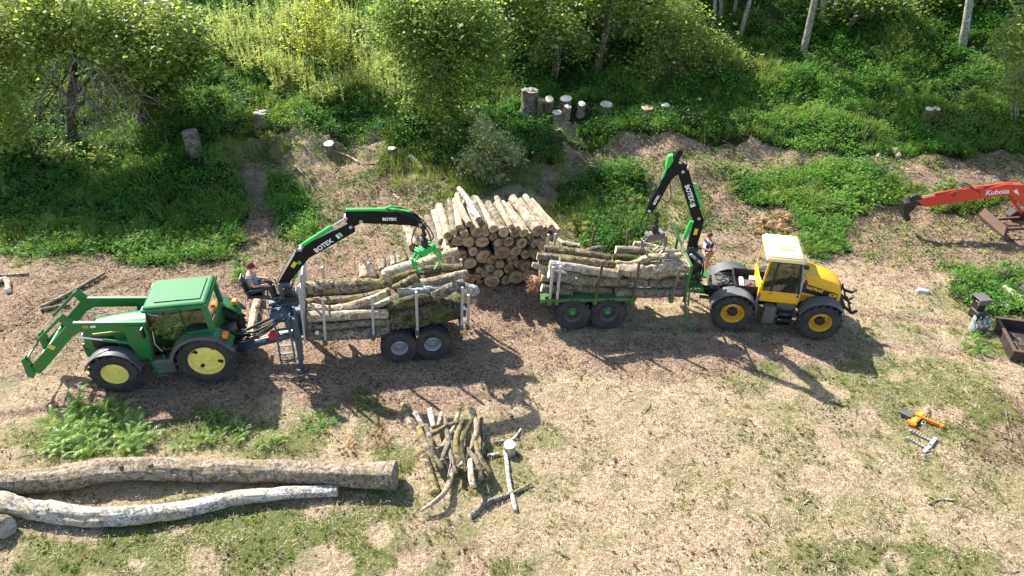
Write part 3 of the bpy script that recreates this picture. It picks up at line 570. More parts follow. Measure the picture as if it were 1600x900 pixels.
# wood beyond the upper edge: separate big trees, they shade the bank
rg = random.Random(9)
BACK = [(-25, 51, 6), (-14, 52, 6.5), (-9, 52, 6), (-5.5, 48, 9), (-1.5, 49.5, 9), (2.5, 49.5, 9), (6.5, 51, 9), (12, 53, 9), (17, 54, 9), (22.5, 54, 9), (28, 50, 9), (33, 46, 9)]
wh = ['behind the tall weeds', 'on the skyline of the bank', 'closing the top of the bank']
for i, (x_, y_, h_) in enumerate(BACK):
    b = Vector((x_, y_, hz(x_, y_))); lb = [(0, 0, h_ * .72, 3.0, 3.0, h_ * .27), (1.4, -1.0, h_ * .45, 2.0, 2.0, h_ * .2), (-1.5, -.8, h_ * .42, 2.0, 1.8, h_ * .2), (.2, -1.2, h_ * .2, 2.1, 1.4, h_ * .16)]
    tree('woodland_tree', '%s dark woodland tree from the left along the top of the bank' % ['first', 'second', 'third', 'fourth', 'fifth', 'sixth', 'seventh', 'eighth', 'ninth', 'tenth', 'eleventh', 'twelfth'][i], b, lb, 8500, .26, M['leaf_dark'], M['bark'], .25, 100 + i, 'woodland trees along the top of the bank', tint=.45, limbs=6, depth=0, clump_r=.6)
# ============================================================ MACHINE MATERIALS
M['green'] = paint('paint_green', (.008, .15, .03), .34, .4, scale=2.2, dcol=(.11, .12, .07)); M['green_roof'] = paint('paint_green_roof', (.010, .13, .035), .6, .55, dcol=(.10, .24, .09), spec=.3, scale=1.4)
M['crane_green'] = paint('paint_bright_green', (.03, .42, .07), .35, .2); M['trailer_green'] = paint('paint_trailer_green', (.025, .13, .025), .5, .7, scale=2.5)
M['yellow_rim'] = paint('rim_yellow', (.92, .76, .18), .4, .15, scale=4); M['jy'] = paint('paint_yellow', (.74, .40, .012), .3, .3, scale=2.5, dcol=(.4, .27, .1)); M['jy_roof_sunlit'] = paint('roof_yellow_sunlit', (.88, .72, .30), .4, .15, dcol=(.8, .7, .5)); M['amber_rim'] = paint('rim_amber', (.74, .40, .02), .42, .4)  # roof yellow is paled so its colour carries the overexposed sunlight
M['rubber'] = paint('rubber', (.022, .021, .021), .75, .45, dcol=(.15, .115, .085), scale=3.); M['black'] = paint('black_paint', (.012, .012, .012), .4, .25, dcol=(.08, .07, .06)); M['boom_black'] = paint('boom_black', (.006, .006, .007), .5, .03, spec=.2); M['plastic'] = paint('grey_plastic', (.07, .072, .078), .5, .45, dcol=(.17, .145, .12))
M['steel_blue'] = paint('paint_slate', (.045, .075, .105), .42, .35, dcol=(.13, .11, .09)); M['galv'] = paint('galvanised', (.42, .43, .43), .45, .4, .4, (.25, .2, .15)); M['dull_steel'] = paint('dull_steel', (.17, .16, .15), .45, .6, .4, (.14, .09, .06))
M['chrome'] = paint('chrome', (.7, .7, .7), .15, .1, .95); M['white'] = paint('white_decal', (.78, .78, .76), .5, .05); M['red'] = paint('red_paint', (.62, .045, .02), .35, .2); M['rust'] = paint('rusty_steel', (.09, .055, .04), .7, .7, .2, (.16, .08, .045))
M['dark_tray'] = paint('dark_tray_steel', (.028, .02, .018), .6, .5, .1, (.10, .06, .04)); M['orange'] = paint('orange_paint', (.85, .18, .01), .4, .2); M['lamp_orange'] = paint('orange_lens', (.9, .22, .02), .2, .1); M['red_cap'] = paint('red_coupling', (.5, .02, .02), .4, .2); M['decal_yellow'] = paint('decal_yellow', (.8, .5, .05), .5, .1)
M['seat'] = paint('seat_cloth', (.10, .095, .09), .8, .3); M['white_lamp'] = paint('lamp_glass', (.6, .6, .62), .15, .05)
M['yellow_clip'] = paint('yellow_cap', (.75, .55, .02), .5, .3)
def glass():
    t = NT('window_glass'); g = t.new('BsdfGlossy'); g.inputs['Roughness'].default_value = .04; g.inputs[0].default_value = (.85, .9, .92, 1); tr = t.new('BsdfTransparent'); tr.inputs[0].default_value = (.48, .55, .54, 1)
    f = t.new('Fresnel'); f.inputs[0].default_value = 1.5; k = t.math('ADD', f.outputs[0], .04); ms = t.new('MixShader'); t.put(ms.inputs[0], k); t.t.links.new(tr.outputs[0], ms.inputs[1]); t.t.links.new(g.outputs[0], ms.inputs[2]); t.t.links.new(ms.outputs[0], t.out.inputs[0]); return t.m
M['glass'] = glass()
def bez(a, b, c, d, n=10):
    a, b, c, d = map(Vector, (a, b, c, d)); return [a * (1 - t) ** 3 + b * 3 * t * (1 - t) ** 2 + c * 3 * t * t * (1 - t) + d * t ** 3 for t in (i / n for i in range(n + 1))]
def hose(parent, a, b, sag, r=.022, name='hydraulic_hose', out=(0, 0, 0), mat='black'):
    a = Vector(a); b = Vector(b); o = Vector(out); mb = MB(); mb.tube(bez(a, a * .7 + b * .3 + o + Vector((0, 0, -sag)), a * .3 + b * .7 + o + Vector((0, 0, -sag)), b, 10), r, 6); return mb.build(name, M[mat], parent, 60)
def wheel(parent, x, y, z, Rr, width, rim_r, side, rimmat, lug='ag', hub='plain', name='wheel', rimname='rim'):
    """wheel centred at x,y,z; side +1/-1 = outer face along y"""
    e = bpy.data.objects.new(name, None); C.objects.link(e); e.parent = parent; e.location = (x, y, z); w = width / 2; b = MB()
    prof = [(rim_r, -w * .78), (rim_r + .03, -w * .9), (Rr * .8, -w), (Rr * .93, -w * .93), (Rr * .965, -w * .7), (Rr * .972, 0), (Rr * .965, w * .7), (Rr * .93, w * .93), (Rr * .8, w), (rim_r + .03, w * .9), (rim_r, w * .78)]
    b.lathe(prof, seg=48)
    n = 18 if lug == 'ag' else 24
    for i in range(n):
        for s in (-1, 1):
            a0 = 2 * math.pi * (i + (.5 if s > 0 else 0)) / n
            if lug == 'ag':                    # slanted bars
                sw = .26 * 1.6 / (Rr * 2) * .85
                P = [(a0, .02 * s, Rr * .96), (a0 + sw, w * .78 * s, Rr * .955), (a0 + sw * 1.15, w * 1.0 * s, Rr * .85)]; th = .032; hh = .075
            else:
                sw = .10; P = [(a0, .03 * s, Rr * .962), (a0 + sw, w * .8 * s, Rr * .955), (a0 + sw * 1.2, w * .99 * s, Rr * .86)]; th = .033; hh = .032
            pts = [Vector((r_ * math.cos(t_), y_, r_ * math.sin(t_))) for t_, y_, r_ in P]
            for p, q in zip(pts, pts[1:]):
                rad = Vector((p.x, 0, p.z)).normalized(); b.beam(p + rad * hh * .3, q + Vector((q.x, 0, q.z)).normalized() * hh * .3, th * 2, hh, 0, side=rad.cross(q - p).normalized())
    b.build('tyre', M['rubber'], e, 40)
    s = side; b = MB(); R1 = rim_r
    b.lathe([(R1 + .015, w * .86 * s), (R1 + .02, w * .80 * s), (R1 - .01, w * .76 * s), (R1 - .035, w * .5 * s), (R1 - .045, w * .0 * s), (R1 * .84, -w * .10 * s), (R1 * .60, w * .02 * s), (R1 * .42, w * .14 * s), (R1 * .36, w * .10 * s), (0.001, w * .10 * s)], seg=40)
    b.lathe([(R1, -w * .8 * s), (R1 - .04, -w * .5 * s), (R1 - .05, -w * .15 * s)], seg=30); b.lathe([(R1 - .04, -w * .3 * s), (.001, -w * .3 * s)], seg=30)
    b.build(rimname, M[rimmat], e, 30)
    h = MB(); hr = R1 * (.34 if hub != 'planet' else .42)
    if hub == 'planet': h.lathe([(hr, w * .2 * s), (hr, w * .55 * s), (hr * .8, w * .7 * s), (.001, w * .72 * s)], seg=20)
    else: h.lathe([(hr, w * .08 * s), (hr * .9, w * .24 * s), (hr * .5, w * .28 * s), (hr * .42, w * .4 * s), (.001, w * .42 * s)], seg=20)
    for i in range(8):
        t_ = i * math.pi / 4; rr = hr * (1.12 if hub == 'planet' else .75); yy = (.3 if hub == 'planet' else .26) * w * s; h.cyl((rr * math.cos(t_), yy - .02 * s, rr * math.sin(t_)), (rr * math.cos(t_), yy + .03 * s, rr * math.sin(t_)), .018, 6)
    h.build('hub', M['black'] if hub in ('planet', 'dark') else M[rimmat] if hub == 'plain' else M[hub], e, 30)
    if rimmat == 'yellow_rim' and Rr > .7:               # rim brackets
        k = MB()
        for i in range(4): t_ = i * math.pi / 2 + .6; k.box((R1 * .70 * math.cos(t_), -w * .02 * s, R1 * .70 * math.sin(t_)), (R1 * .38, .02, .10), 0, Matrix.Rotation(-t_, 3, 'Y'))
        k.build('rim_slot', M['black'], e, 0)
    return e
def arcfender(parent, cx, cz, r, a0, a1, y0, y1, th, mat, name='fender', lip=.05):
    b = MB(); n = 12; s = 1 if y1 > y0 else -1
    for i in range(n + 1):
        t = a0 + (a1 - a0) * i / n; c_, s_ = math.cos(t), math.sin(t)
        for r_, y_ in ((r, y0), (r, y1), (r - lip, y1), (r - lip, y1 - th * s), (r - th, y1 - th * s), (r - th, y0)): b.v.append((cx + r_ * c_, y_, cz + r_ * s_))
    for i in range(n):
        for k in range(6):
            b.f.append((i * 6 + k, i * 6 + (k + 1) % 6, (i + 1) * 6 + (k + 1) % 6, (i + 1) * 6 + k)); b.mi.append(0)
    b.f += [tuple(range(6)), tuple(range(n * 6 + 5, n * 6 - 1, -1))]; b.mi += [0, 0]
    return b.build(name, M[mat], parent, 40)
def frame_quad(b, P, w, d, m=0):
    """bars along a closed loop of points"""
    for p, q in zip(P, P[1:] + P[:1]): b.beam(p, q, d, w, m)

# ============================================================ GREEN TRACTOR (heads left)
F = Fr((322, 601), -170.7, 1.0); GT = thing('tractor', 'green tractor with green cab roof, yellow wheels and front loader arms', 'tractor', F.o, F.a)
wheel(GT, -.2, .74, .83, .83, .50, .50, 1, 'yellow_rim'); wheel(GT, -.2, -.78, .83, .83, .50, .50, -1, 'yellow_rim')
wheel(GT, 2.34, .76, .68, .68, .42, .36, 1, 'yellow_rim'); wheel(GT, 2.34, -.80, .68, .68, .42, .36, -1, 'yellow_rim')
b = MB(); b.box((.9, -.02, .85), (2.9, .42, .5)); b.box((-.25, -.02, .85), (.7, .8, .45)); b.box((2.34, -.02, .66), (.24, 1.1, .2)); b.box((2.7, -.02, .85), (1.0, .36, .34)); b.cyl((-.2, -.7, .83), (-.2, .68, .83), .13, 14); b.build('chassis', M['black'], GT, 30, .01)
for y_ in (.72, -.76): b = MB(); b.box((.98, y_, .72), (.55, .34, .5)); b.build('fuel_tank', M['plastic'], GT, 30, .05)
# bonnet
b = MB(); prof = [(-.36, 1.05), (-.38, 1.75), (-.30, 1.98), (-.12, 2.06), (.12, 2.06), (.30, 1.98), (.38, 1.75), (.36, 1.05)]
xs = [(1.28, 1., 0.), (2.0, .98, -.03), (2.7, .92, -.10), (3.02, .82, -.20), (3.12, .70, -.34)]
for x_, k_, dz in xs:
    for y_, z_ in prof: b.v.append((x_, y_ * k_ - .02, 1.05 + (z_ - 1.05 + (dz if z_ > 1.3 else 0)) * 1.0))
for i in range(len(xs) - 1):
    for k in range(7): b.f.append((i * 8 + k, i * 8 + k + 1, (i + 1) * 8 + k + 1, (i + 1) * 8 + k)); b.mi.append(0)
b.f += [tuple(range(7, -1, -1)), tuple(32 + k for k in range(8))]; b.mi += [0, 0]; b.build('bonnet', M['green'], GT, 35, .01)
for c_, d_ in (((2.55, .335, 1.42), (.62, .03, .42)), ((2.55, -.375, 1.42), (.62, .03, .42)), ((1.62, .37, 1.42), (.34, .03, .5)), ((3.12, -.02, 1.38), (.03, .44, .36))): b = MB(); b.box(c_, d_); b.build('grille', M['black'], GT, 0, .004)
b = MB(); b.box((3.12, .16, 1.62), (.05, .12, .08)); b.build('headlight', M['white_lamp'], GT, 0, .01); b = MB(); b.box((3.12, -.2, 1.62), (.05, .12, .08)); b.build('headlight', M['white_lamp'], GT, 0, .01)
b = MB(); b.box((2.95, -.02, 1.02), (.5, .62, .26)); b.box((3.18, -.02, 1.15), (.12, .5, .36)); b.build('front_weight_frame', M['green'], GT, 30, .02)
b = MB(); b.cyl((1.42, -.62, 1.2), (1.42, -.62, 2.15), .045, 10); b.build('exhaust', M['black'], GT)
b = MB(); b.beam((1.9, .392, 1.80), (2.75, .368, 1.76), .012, .028); b.build('side_stripe', M['decal_yellow'], GT, 0)
# cab
b = MB(); ZB, ZT = 1.25, 2.55; LY, RY = .72, -.64
A_ = [Vector((1.22, y_, ZB - .25)) for y_ in (LY, RY)]; A2 = [Vector((1.02, y_ * .95, ZT)) for y_ in (LY, RY)]; B_ = [Vector((.12, y_, 1.55)) for y_ in (LY, RY)]; B2 = [Vector((.16, y_ * .95, ZT)) for y_ in (LY, RY)]; C_ = [Vector((-.55, y_, 1.80)) for y_ in (LY, RY)]; C2 = [Vector((-.50, y_ * .95, ZT)) for y_ in (LY, RY)]
for i in (0, 1):
    b.beam(A_[i], A2[i], .07, .06); b.beam(B_[i] - Vector((0, 0, .55)), B2[i], .06, .05)
    b.beam(A2[i], C2[i], .06, .06); b.beam(Vector((1.2, A_[i].y, 1.0)), Vector((.3, A_[i].y, 1.0)), .06, .07)
b.beam(A_[0], A_[1], .06, .08, side=(1, 0, 0)); b.beam(A2[0], A2[1], .06, .06, side=(1, 0, 0)); b.build('cab_frame', M['black'], GT, 0, .006)
b = MB()
for i in (0, 1):
    b.beam(C_[i], C2[i], .10, .16); b.beam(C_[i] + Vector((.68, 0, -.08)), C_[i] + Vector((-.04, 0, -.02)), .10, .12)
b.beam(C_[0], C_[1], .08, .12, side=(1, 0, 0)); b.beam(C2[0], C2[1], .08, .1, side=(1, 0, 0))
b.prism([(.42, .95), (.18, 1.55), (-.55, 1.78), (-.62, 1.5), (.05, 1.2), (.3, .9)], LY + .001, LY + .06); b.prism([(.42, .95), (.18, 1.55), (-.55, 1.78), (-.62, 1.5), (.05, 1.2), (.3, .9)], RY - .06, RY - .001)
b.box((.35, .04, .98), (1.6, 1.3, .08)); b.box((-.5, .04, 1.4), (.12, 1.3, .75)); b.build('cab_body', M['green'], GT, 30, .012)
b = MB(); b.prism([(1.19, 1.04), (1.0, 2.5), (.19, 2.5), (.15, 1.5), (.3, 1.05)], LY - .012, LY - .004); b.prism([(.11, 1.6), (.13, 2.5), (-.48, 2.5), (-.5, 1.84)], LY - .012, LY - .004)
b.prism([(1.19, 1.04), (1.0, 2.5), (.19, 2.5), (.15, 1.5), (.3, 1.05)], RY + .004, RY + .012); b.prism([(.11, 1.6), (.13, 2.5), (-.48, 2.5), (-.5, 1.84)], RY + .004, RY + .012); b.beam((1.21, .04, 1.05), (1.03, .04, 2.5), 1.28, .008); b.beam((-.55, .04, 1.86), (-.51, .04, 2.5), 1.28, .008); b.build('window', M['glass'], GT, 0)
b = MB(); b.box((.12, .04, 1.25), (.5, .5, .3)); b.beam((-.08, .04, 1.35), (-.2, .04, 1.95), .48, .14); b.build('seat', M['seat'], GT, 30, .04)
b = MB(); b.beam((.72, LY - .0, 2.42), (.98, LY + .01, 2.52), .014, .03); b.build('wiper', M['galv'], GT, 0); b = MB(); b.tube([(.95, LY + .03, 1.2), (1.06, LY + .05, 1.5), (1.0, LY + .04, 1.95)], .016, 6); b.build('door_rail', M['galv'], GT, 30)
b = MB(); b.tube([(.72 + .19 * math.cos(t_) * .9, .04 + .19 * math.sin(t_), 1.72 + .19 * math.cos(t_) * .35) for t_ in [i * math.pi / 8 for i in range(17)]], .016, 6); b.cyl((.95, .04, 1.1), (.74, .04, 1.72), .04, 8); b.box((.98, .04, 1.45), (.2, .45, .35)); b.build('steering_wheel', M['black'], GT, 30)
b = MB(); b.box((-.42, .50, 1.98), (.07, .28, .38), taper=(.6, .4)); b.build('orange_jacket', M['orange'], GT, 30, .04)
# roof
b = MB(); b.box((.24, .04, 2.62), (1.75, 1.52, .12)); b.box((.24, .04, 2.715), (1.70, 1.46, .075), taper=(.93, .91)); b.build('cab_roof', M['green_roof'], GT, 30, .045)
b = MB(); b.box((.18, .04, 2.765), (1.22, 1.04, .03)); o_ = b.build('roof_hatch', M['green_roof'], GT, 30, .012); b = MB(); b.box((.18, .52, 2.785), (.1, .03, .012)); b.build('hatch_handle', M['black'], o_, 0)
for y_ in (.6, -.52):
    b = MB(); b.box((1.10, y_, 2.60), (.08, .2, .09)); b.build('work_light', M['white_lamp'], GT, 0, .01)
# mirror, rear fenders, lights
for y_, s in ((.74, 1), (-.66, -1)):
    b = MB(); b.beam((1.08, y_, 2.3), (1.16, y_ + .2 * s, 2.22), .02, .02); b.box((1.16, y_ + .25 * s, 2.08), (.05, .16, .32)); b.build('mirror', M['black'], GT, 0, .008)
arcfender(GT, -.2, .83, .96, R(20), R(150), .52, .98, .04, 'green', 'rear_fender', .06); arcfender(GT, -.2, .83, .96, R(20), R(150), -.52, -.98, .04, 'green', 'rear_fender', .06)
arcfender(GT, -.2, .83, .965, R(12), R(158), .94, 1.06, .03, 'plastic', 'fender_lip', .10); arcfender(GT, -.2, .83, .965, R(12), R(158), -.94, -1.04, .03, 'plastic', 'fender_lip', .10)
for y_ in (.82, -.82):
    b = MB(); b.box((-.88, y_, 1.62), (.14, .22, .13)); b.build('rear_light', M['lamp_orange'], GT, 0, .02)
arcfender(GT, 2.34, .68, .76, R(20), R(175), .58, .98, .03, 'plastic', 'front_fender', .03); arcfender(GT, 2.34, .68, .76, R(20), R(175), -.60, -.98, .03, 'plastic', 'front_fender', .03)
# steps
b = MB()
for x_ in (.95, 1.30): b.beam((x_, .82, .42), (x_ - .02, .80, 1.12), .05, .04)
for z_ in (.45, .68, .9): b.box((1.12, .84, z_), (.34, .16, .03))
b.build('step', M['green'], GT, 0, .005)
b = MB(); b.box((1.12, .8, .72), (.30, .03, .4)); b.build('step_back', M['black'], GT, 0)
# loader: two arms, towers, cylinders, cross tube, carriage
for y_ in (.56, -.62):
    L_ = MB(); L_.prism([(1.15, 2.16), (2.95, 2.36), (3.10, 2.38), (3.22, 2.26), (4.46, 1.10), (4.60, .86), (4.42, .72), (4.22, .88), (3.16, 1.90), (2.9, 2.04), (1.3, 1.88), (1.12, 1.95)], y_ - .055, y_ + .055); o_ = L_.build('loader_arm', M['green'], GT, 30, .012)
    L_ = MB(); L_.prism([(1.2, 2.06), (1.75, 2.12), (1.8, 1.5), (1.66, .9), (1.3, .9), (1.15, 1.5)], y_ - .09, y_ - .06); L_.prism([(1.2, 2.06), (1.75, 2.12), (1.8, 1.5), (1.66, .9), (1.3, .9), (1.15, 1.5)], y_ + .06, y_ + .09); L_.build('loader_tower', M['green'], GT, 30, .01)
    L_ = MB(); L_.cyl((1.62, y_, 1.42), (2.45, y_, 1.66), .045, 12, 0); L_.cyl((2.45, y_, 1.66), (3.12, y_, 1.86), .022, 10, 1); L_.build('lift_cylinder', [M['green'], M['chrome']], GT)
    L_ = MB(); L_.cyl((3.26, y_ + .0, 2.56), (4.1, y_, 1.84), .042, 12, 0); L_.cyl((4.1, y_, 1.84), (4.60, y_, 1.34), .022, 10, 1); L_.prism([(2.98, 2.34), (3.2, 2.64), (3.34, 2.56), (3.2, 2.28)], y_ - .07, y_ + .07, 0); L_.build('tilt_cylinder', [M['green'], M['chrome']], GT)
    L_ = MB(); L_.beam((4.50, y_, 1.32), (4.70, y_, 1.02), .08, .06); L_.prism([(4.58, 1.35), (4.70, 1.28), (4.76, .68), (4.62, .60), (4.50, .80)], y_ - .08, y_ + .08); L_.build('tool_carrier', M['green'], GT, 30, .01)
b = MB(); b.cyl((4.0, -.62, 1.42), (4.0, .56, 1.42), .07, 12); b.cyl((4.66, -.62, .75), (4.66, .56, .75), .035, 10); b.cyl((4.62, -.62, 1.22), (4.62, .56, 1.22), .03, 10); b.build('cross_tube', M['green'], GT)
b = MB(); b.box((3.78, .618, 1.62), (.15, .01, .15), 0, Matrix.Rotation(R(45), 3, 'Y')); b.box((2.72, .618, 2.20), (.13, .008, .10)); b.build('decal', M['decal_yellow'], GT, 0)
b = MB(); b.box((2.72, .624, 2.20), (.10, .006, .075), 0); b.box((2.53, .618, 2.19), (.14, .008, .07), 1)
for i, (dx, dz, w_, h_) in enumerate([(-.02, .0, .06, .02), (.02, .018, .02, .04)]): b.box((2.72 + dx, .629, 2.20 + dz), (w_, .004, h_), 2)
b.build('badge', [M['green'], M['white'], M['decal_yellow']], GT, 0)
b = MB(); b.beam((-.5, -.02, .62), (-1.28, -.02, .5), .14, .06); b.beam((-.5, .32, .6), (-1.2, .34, .62), .07, .07); b.beam((-.5, -.38, .6), (-1.2, -.40, .62), .07, .07); b.cyl((-.55, -.02, 1.3), (-1.0, -.02, .95), .05, 8); b.box((-.75, -.02, 1.1), (.35, .5, .35)); b.build('rear_linkage', M['black'], GT, 30, .01)

# ============================================================ FOREST CRANE PARTS
def boom_prism(parent, name, pts, y0, y1, mat):
    b = MB(); b.prism(pts, y0, y1); return b.build(name, M[mat], parent, 30, .012)
def decals(o, p, ang, size, s, width, y, flip, col='white', patch=None, extra=None):
    """lettering on the side of a boom at local (x,z), ang in degrees in the xz plane"""
    sy = -1 if not flip else 1
    rot = Matrix.Rotation(-R(ang), 4, 'Y') @ Matrix.Rotation(R(90), 4, 'X')
    if flip: rot = rot @ Matrix.Rotation(R(180), 4, 'Y')
    t = text(s, size, o, (p[0], y, p[1]), rot.to_euler(), M[col], ext=.003, bold=.006); return t

# ============================================================ LEFT TIMBER TRAILER (drawbar to the left)
F2 = Fr((624, 568), 10.1, -1.15); F2.o = F2.o; TL = thing('timber_trailer', 'slate grey timber trailer with galvanised stakes and loading crane hitched to the green tractor', 'trailer', F2.o, F2.a)
YN, YF = -1.05, .78
for x_ in (.06, 1.06):
    wheel(TL, x_, -.92, .56, .56, .46, .255, -1, 'galv', 'block', 'plain'); wheel(TL, x_, .68, .56, .56, .46, .255, 1, 'galv', 'block', 'plain')
b = MB(); b.box((-.25, -.14, .98), (4.9, .26, .22)); b.prism([(-2.6, 1.08), (-2.6, .80), (-4.7, .42), (-4.9, .45), (-4.9, .58), (-4.6, .62)], -.24, -.04); b.box((.56, -.55, .62), (1.3, .12, .2)); b.box((.56, .30, .62), (1.3, .12, .2)); b.box((.56, -.14, .8), (.3, 1.0, .3)); b.cyl((-4.95, -.14, .44), (-4.95, -.14, .62), .09, 12); b.build('chassis', M['steel_blue'], TL, 30, .012)
b = MB(); b.box((-4.05, -.25, .75), (.30, .02, .10)); b.build('drawbar_plate', M['galv'], TL, 0)
SL = [(-2.05, .15), (-.66, .13), (.64, .08), (1.96, .1)]
for x_, ln in SL:
    b = MB(); b.box((x_, -.14, 1.14), (.12, 1.86, .12)); b.build('bolster', M['steel_blue'], TL, 0, .008)
for x_, ln, y_, top in [(s[0], s[1], YN, 2.55) for s in SL] + [(2.16, .06, YN, 2.26)] + [(s[0], s[1] * .3, YF, 2.50) for s in SL] + [(2.16, .06, YF, 2.3)]:
    b = MB(); b.beam((x_, y_, 1.0), (x_ + ln, y_ * 1.03, top), .075, .075); o_ = b.build('stake', M['galv'], TL, 0, .008)
    b = MB(); b.box((x_ - .01, y_, 1.06), (.12, .11, .2)); b.build('stake_pocket', M['steel_blue'], o_, 0, .006)
    b = MB(); b.box((x_ - .015, y_ - .02 * (1 if y_ < 0 else -1), .92), (.07, .09, .09)); b.build('stake_clip', M['yellow_clip'], o_, 0, .01)
# headboard grid
b = MB()
for y_ in (-1.04, -.6, -.14, .32, .76): b.beam((-2.62, y_, 1.1), (-2.46, y_, 3.12 if abs(y_) > .9 or y_ > .7 else 2.9), .06, .06)
for z_ in (1.15, 2.0, 2.9): b.beam((-2.62 + (z_ - 1.1) * .08, -1.04, z_), (-2.62 + (z_ - 1.1) * .08, .78, z_), .05, .05, side=(1, 0, 0))
b.build('headboard', M['galv'], TL, 0, .01)
b = MB(); b.box((-2.74, -1.0, 1.65), (.05, .06, 1.5)); b.tube([(-2.8, -1.08, 1.2), (-2.98, -1.10, 1.3), (-3.0, -1.08, 1.95), (-2.85, -1.06, 2.12), (-2.7, -1.06, 2.05)], .018, 6); b.build('guard_rail', M['steel_blue'], TL, 30)
# support legs
for y_ in (-.95, .68):
    b = MB(); b.beam((-2.80, y_ * .9, 1.9), (-2.86, y_, .4), .13, .16); b.beam((-2.86, y_, .6), (-2.90, y_, .08), .09, .11); b.box((-2.90, y_, .05), (.32, .24, .05)); b.build('support_leg', M['steel_blue'], TL, 0, .01)
b = MB(); b.box((-2.86, -.14, 1.22), (.24, 1.5, .2)); b.box((-2.95, -.14, 1.42), (.5, .55, .5)); b.build('crane_base', M['steel_blue'], TL, 0, .02)
# ladder with platform
b = MB()
for x_ in (-3.42, -3.02): b.beam((x_, -1.05, .42), (x_ + .05, -.86, 1.95), .03, .05)
for i in range(6): z_ = .5 + i * .27; b.beam((-3.43 + .01 * i, -1.04 + .033 * i, z_), (-3.0 + .01 * i, -1.04 + .033 * i, z_), .09, .028)
b.build('ladder', M['steel_blue'], TL, 0, .004)
b = MB(); b.box((-3.2, -.52, 1.97), (.56, .72, .03)); b.tube([(-3.44, -.86, 1.96), (-3.46, -.88, 2.3), (-3.1, -.88, 2.34), (-3.08, -.86, 1.98)], .018, 6); b.build('platform', M['steel_blue'], TL, 30, .004)
b = MB(); b.cyl((-3.05, -.14, 1.5), (-3.02, -.14, 2.5), .17, 18, 0, .14); b.box((-3.02, -.14, 2.5), (.3, .34, .5)); b.box((-2.86, -.14, 2.15), (.3, .5, .4)); b.build('crane_column', M['steel_blue'], TL, 30, .02)
b = MB()
for i in range(5): b.cyl((-3.0 + .07 * i, -.42, 2.35), (-3.0 + .07 * i, -.42, 2.62), .018, 6); b.cyl((-3.0 + .07 * i, -.42, 2.62), (-3.0 + .07 * i, -.42, 2.66), .028, 8)
b.box((-2.86, -.42, 2.3), (.4, .14, .16)); b.build('valve_block', M['black'], TL, 30)
yc = -.14
boom_prism(TL, 'main_boom', [(-3.14, 2.52), (-3.20, 2.72), (-2.52, 3.66), (-2.20, 3.86), (-.98, 4.46), (-.82, 4.40), (-.80, 4.18), (-2.18, 3.46), (-2.92, 2.62)], yc - .075, yc + .075, 'boom_black')
boom_prism(TL, 'boom_top_plate', [(-3.21, 2.76), (-2.56, 3.69), (-2.50, 3.72), (-2.54, 3.62), (-3.17, 2.71)], yc - .08, yc + .08, 'chrome')
boom_prism(TL, 'outer_boom', [(-1.02, 4.58), (-.98, 4.84), (.88, 4.60), (1.00, 4.46), (1.10, 4.22), (.98, 4.14), (.7, 4.24), (-.6, 4.44), (-.92, 4.30)], yc - .07, yc + .07, 'boom_black')
b = MB(); b.prism([(-.96, 4.90), (.20, 4.80), (.20, 4.74), (-.96, 4.83)], yc - .05, yc + .05); b.tube([(.1, yc, 4.80), (.25, yc, 4.86), (.45, yc, 4.80)], .03, 6); b.prism([(.2, 4.80), (.78, 4.66), (.78, 4.62), (.2, 4.74)], yc - .04, yc + .04); b.build('extension_cylinder', M['crane_green'], TL, 30, .008)
b = MB(); b.cyl((-2.30, yc, 3.86), (-1.42, yc, 4.38), .062, 14, 0); b.cyl((-1.42, yc, 4.38), (-1.0, yc, 4.62), .028, 10, 1); b.build('jib_cylinder', [M['crane_green'], M['chrome']], TL)
b = MB(); b.cyl((-2.46, yc, 3.36), (-2.70, yc, 2.82), .075, 14, 0); b.cyl((-2.70, yc, 2.82), (-2.86, yc, 2.40), .03, 10, 1); b.cyl((-2.46, yc - .1, 3.36), (-2.46, yc + .1, 3.36), .06, 12, 0); b.build('lift_cylinder', [M['crane_green'], M['chrome']], TL)
for x_, z_ in ((-.9, 4.36), (-1.0, 4.64), (-2.36, 3.78), (-3.05, 2.62), (-.6, 4.5), (1.02, 4.24)): b = MB(); b.cyl((x_, yc - .11, z_), (x_, yc + .11, z_), .05, 12); b.build('pivot_pin', M['galv'], TL, 30)
ang = math.degrees(math.atan2(4.35 - 3.70, -1.08 + 2.05))
decals(TL, (-1.72, 3.83), 31, .19, 'BOTEX', .8, yc - .078, False); decals(TL, (.18, 4.49), -6, .12, 'BOTEX', .5, yc - .073, False)
b = MB(); rot = Matrix.Rotation(-R(31), 3, 'Y'); b.box((-1.25, yc - .078, 4.11), (.16, .006, .14), 0, rot); b.box((-1.23, yc - .082, 4.12), (.07, .004, .13), 1, rot); b.build('logo_mark', [M['white'], M['crane_green']], TL, 0)
b = MB(); b.box((-2.62, yc - .078, 3.30), (.20, .006, .11), 0, Matrix.Rotation(-R(53), 3, 'Y')); b.build('warning_decal', M['decal_yellow'], TL, 0)
for i, o_ in enumerate(((0, -.12, 0), (0, .12, 0), (.06, -.1, .03))): hose(TL, (.15 + .1 * i, yc + o_[1], 4.80), (1.04, yc + o_[1], 4.36), -.10, .014)
hose(TL, (1.0, yc - .1, 4.35), (1.0, yc - .12, 3.62), .35, .018, out=(-.35, 0, 0)); hose(TL, (1.05, yc + .1, 4.35), (1.12, yc + .1, 3.62), .35, .018, out=(.38, 0, 0)); hose(TL, (1.05, yc - .1, 4.35), (1.14, yc - .1, 3.62), .3, .018, out=(.26, 0, 0))
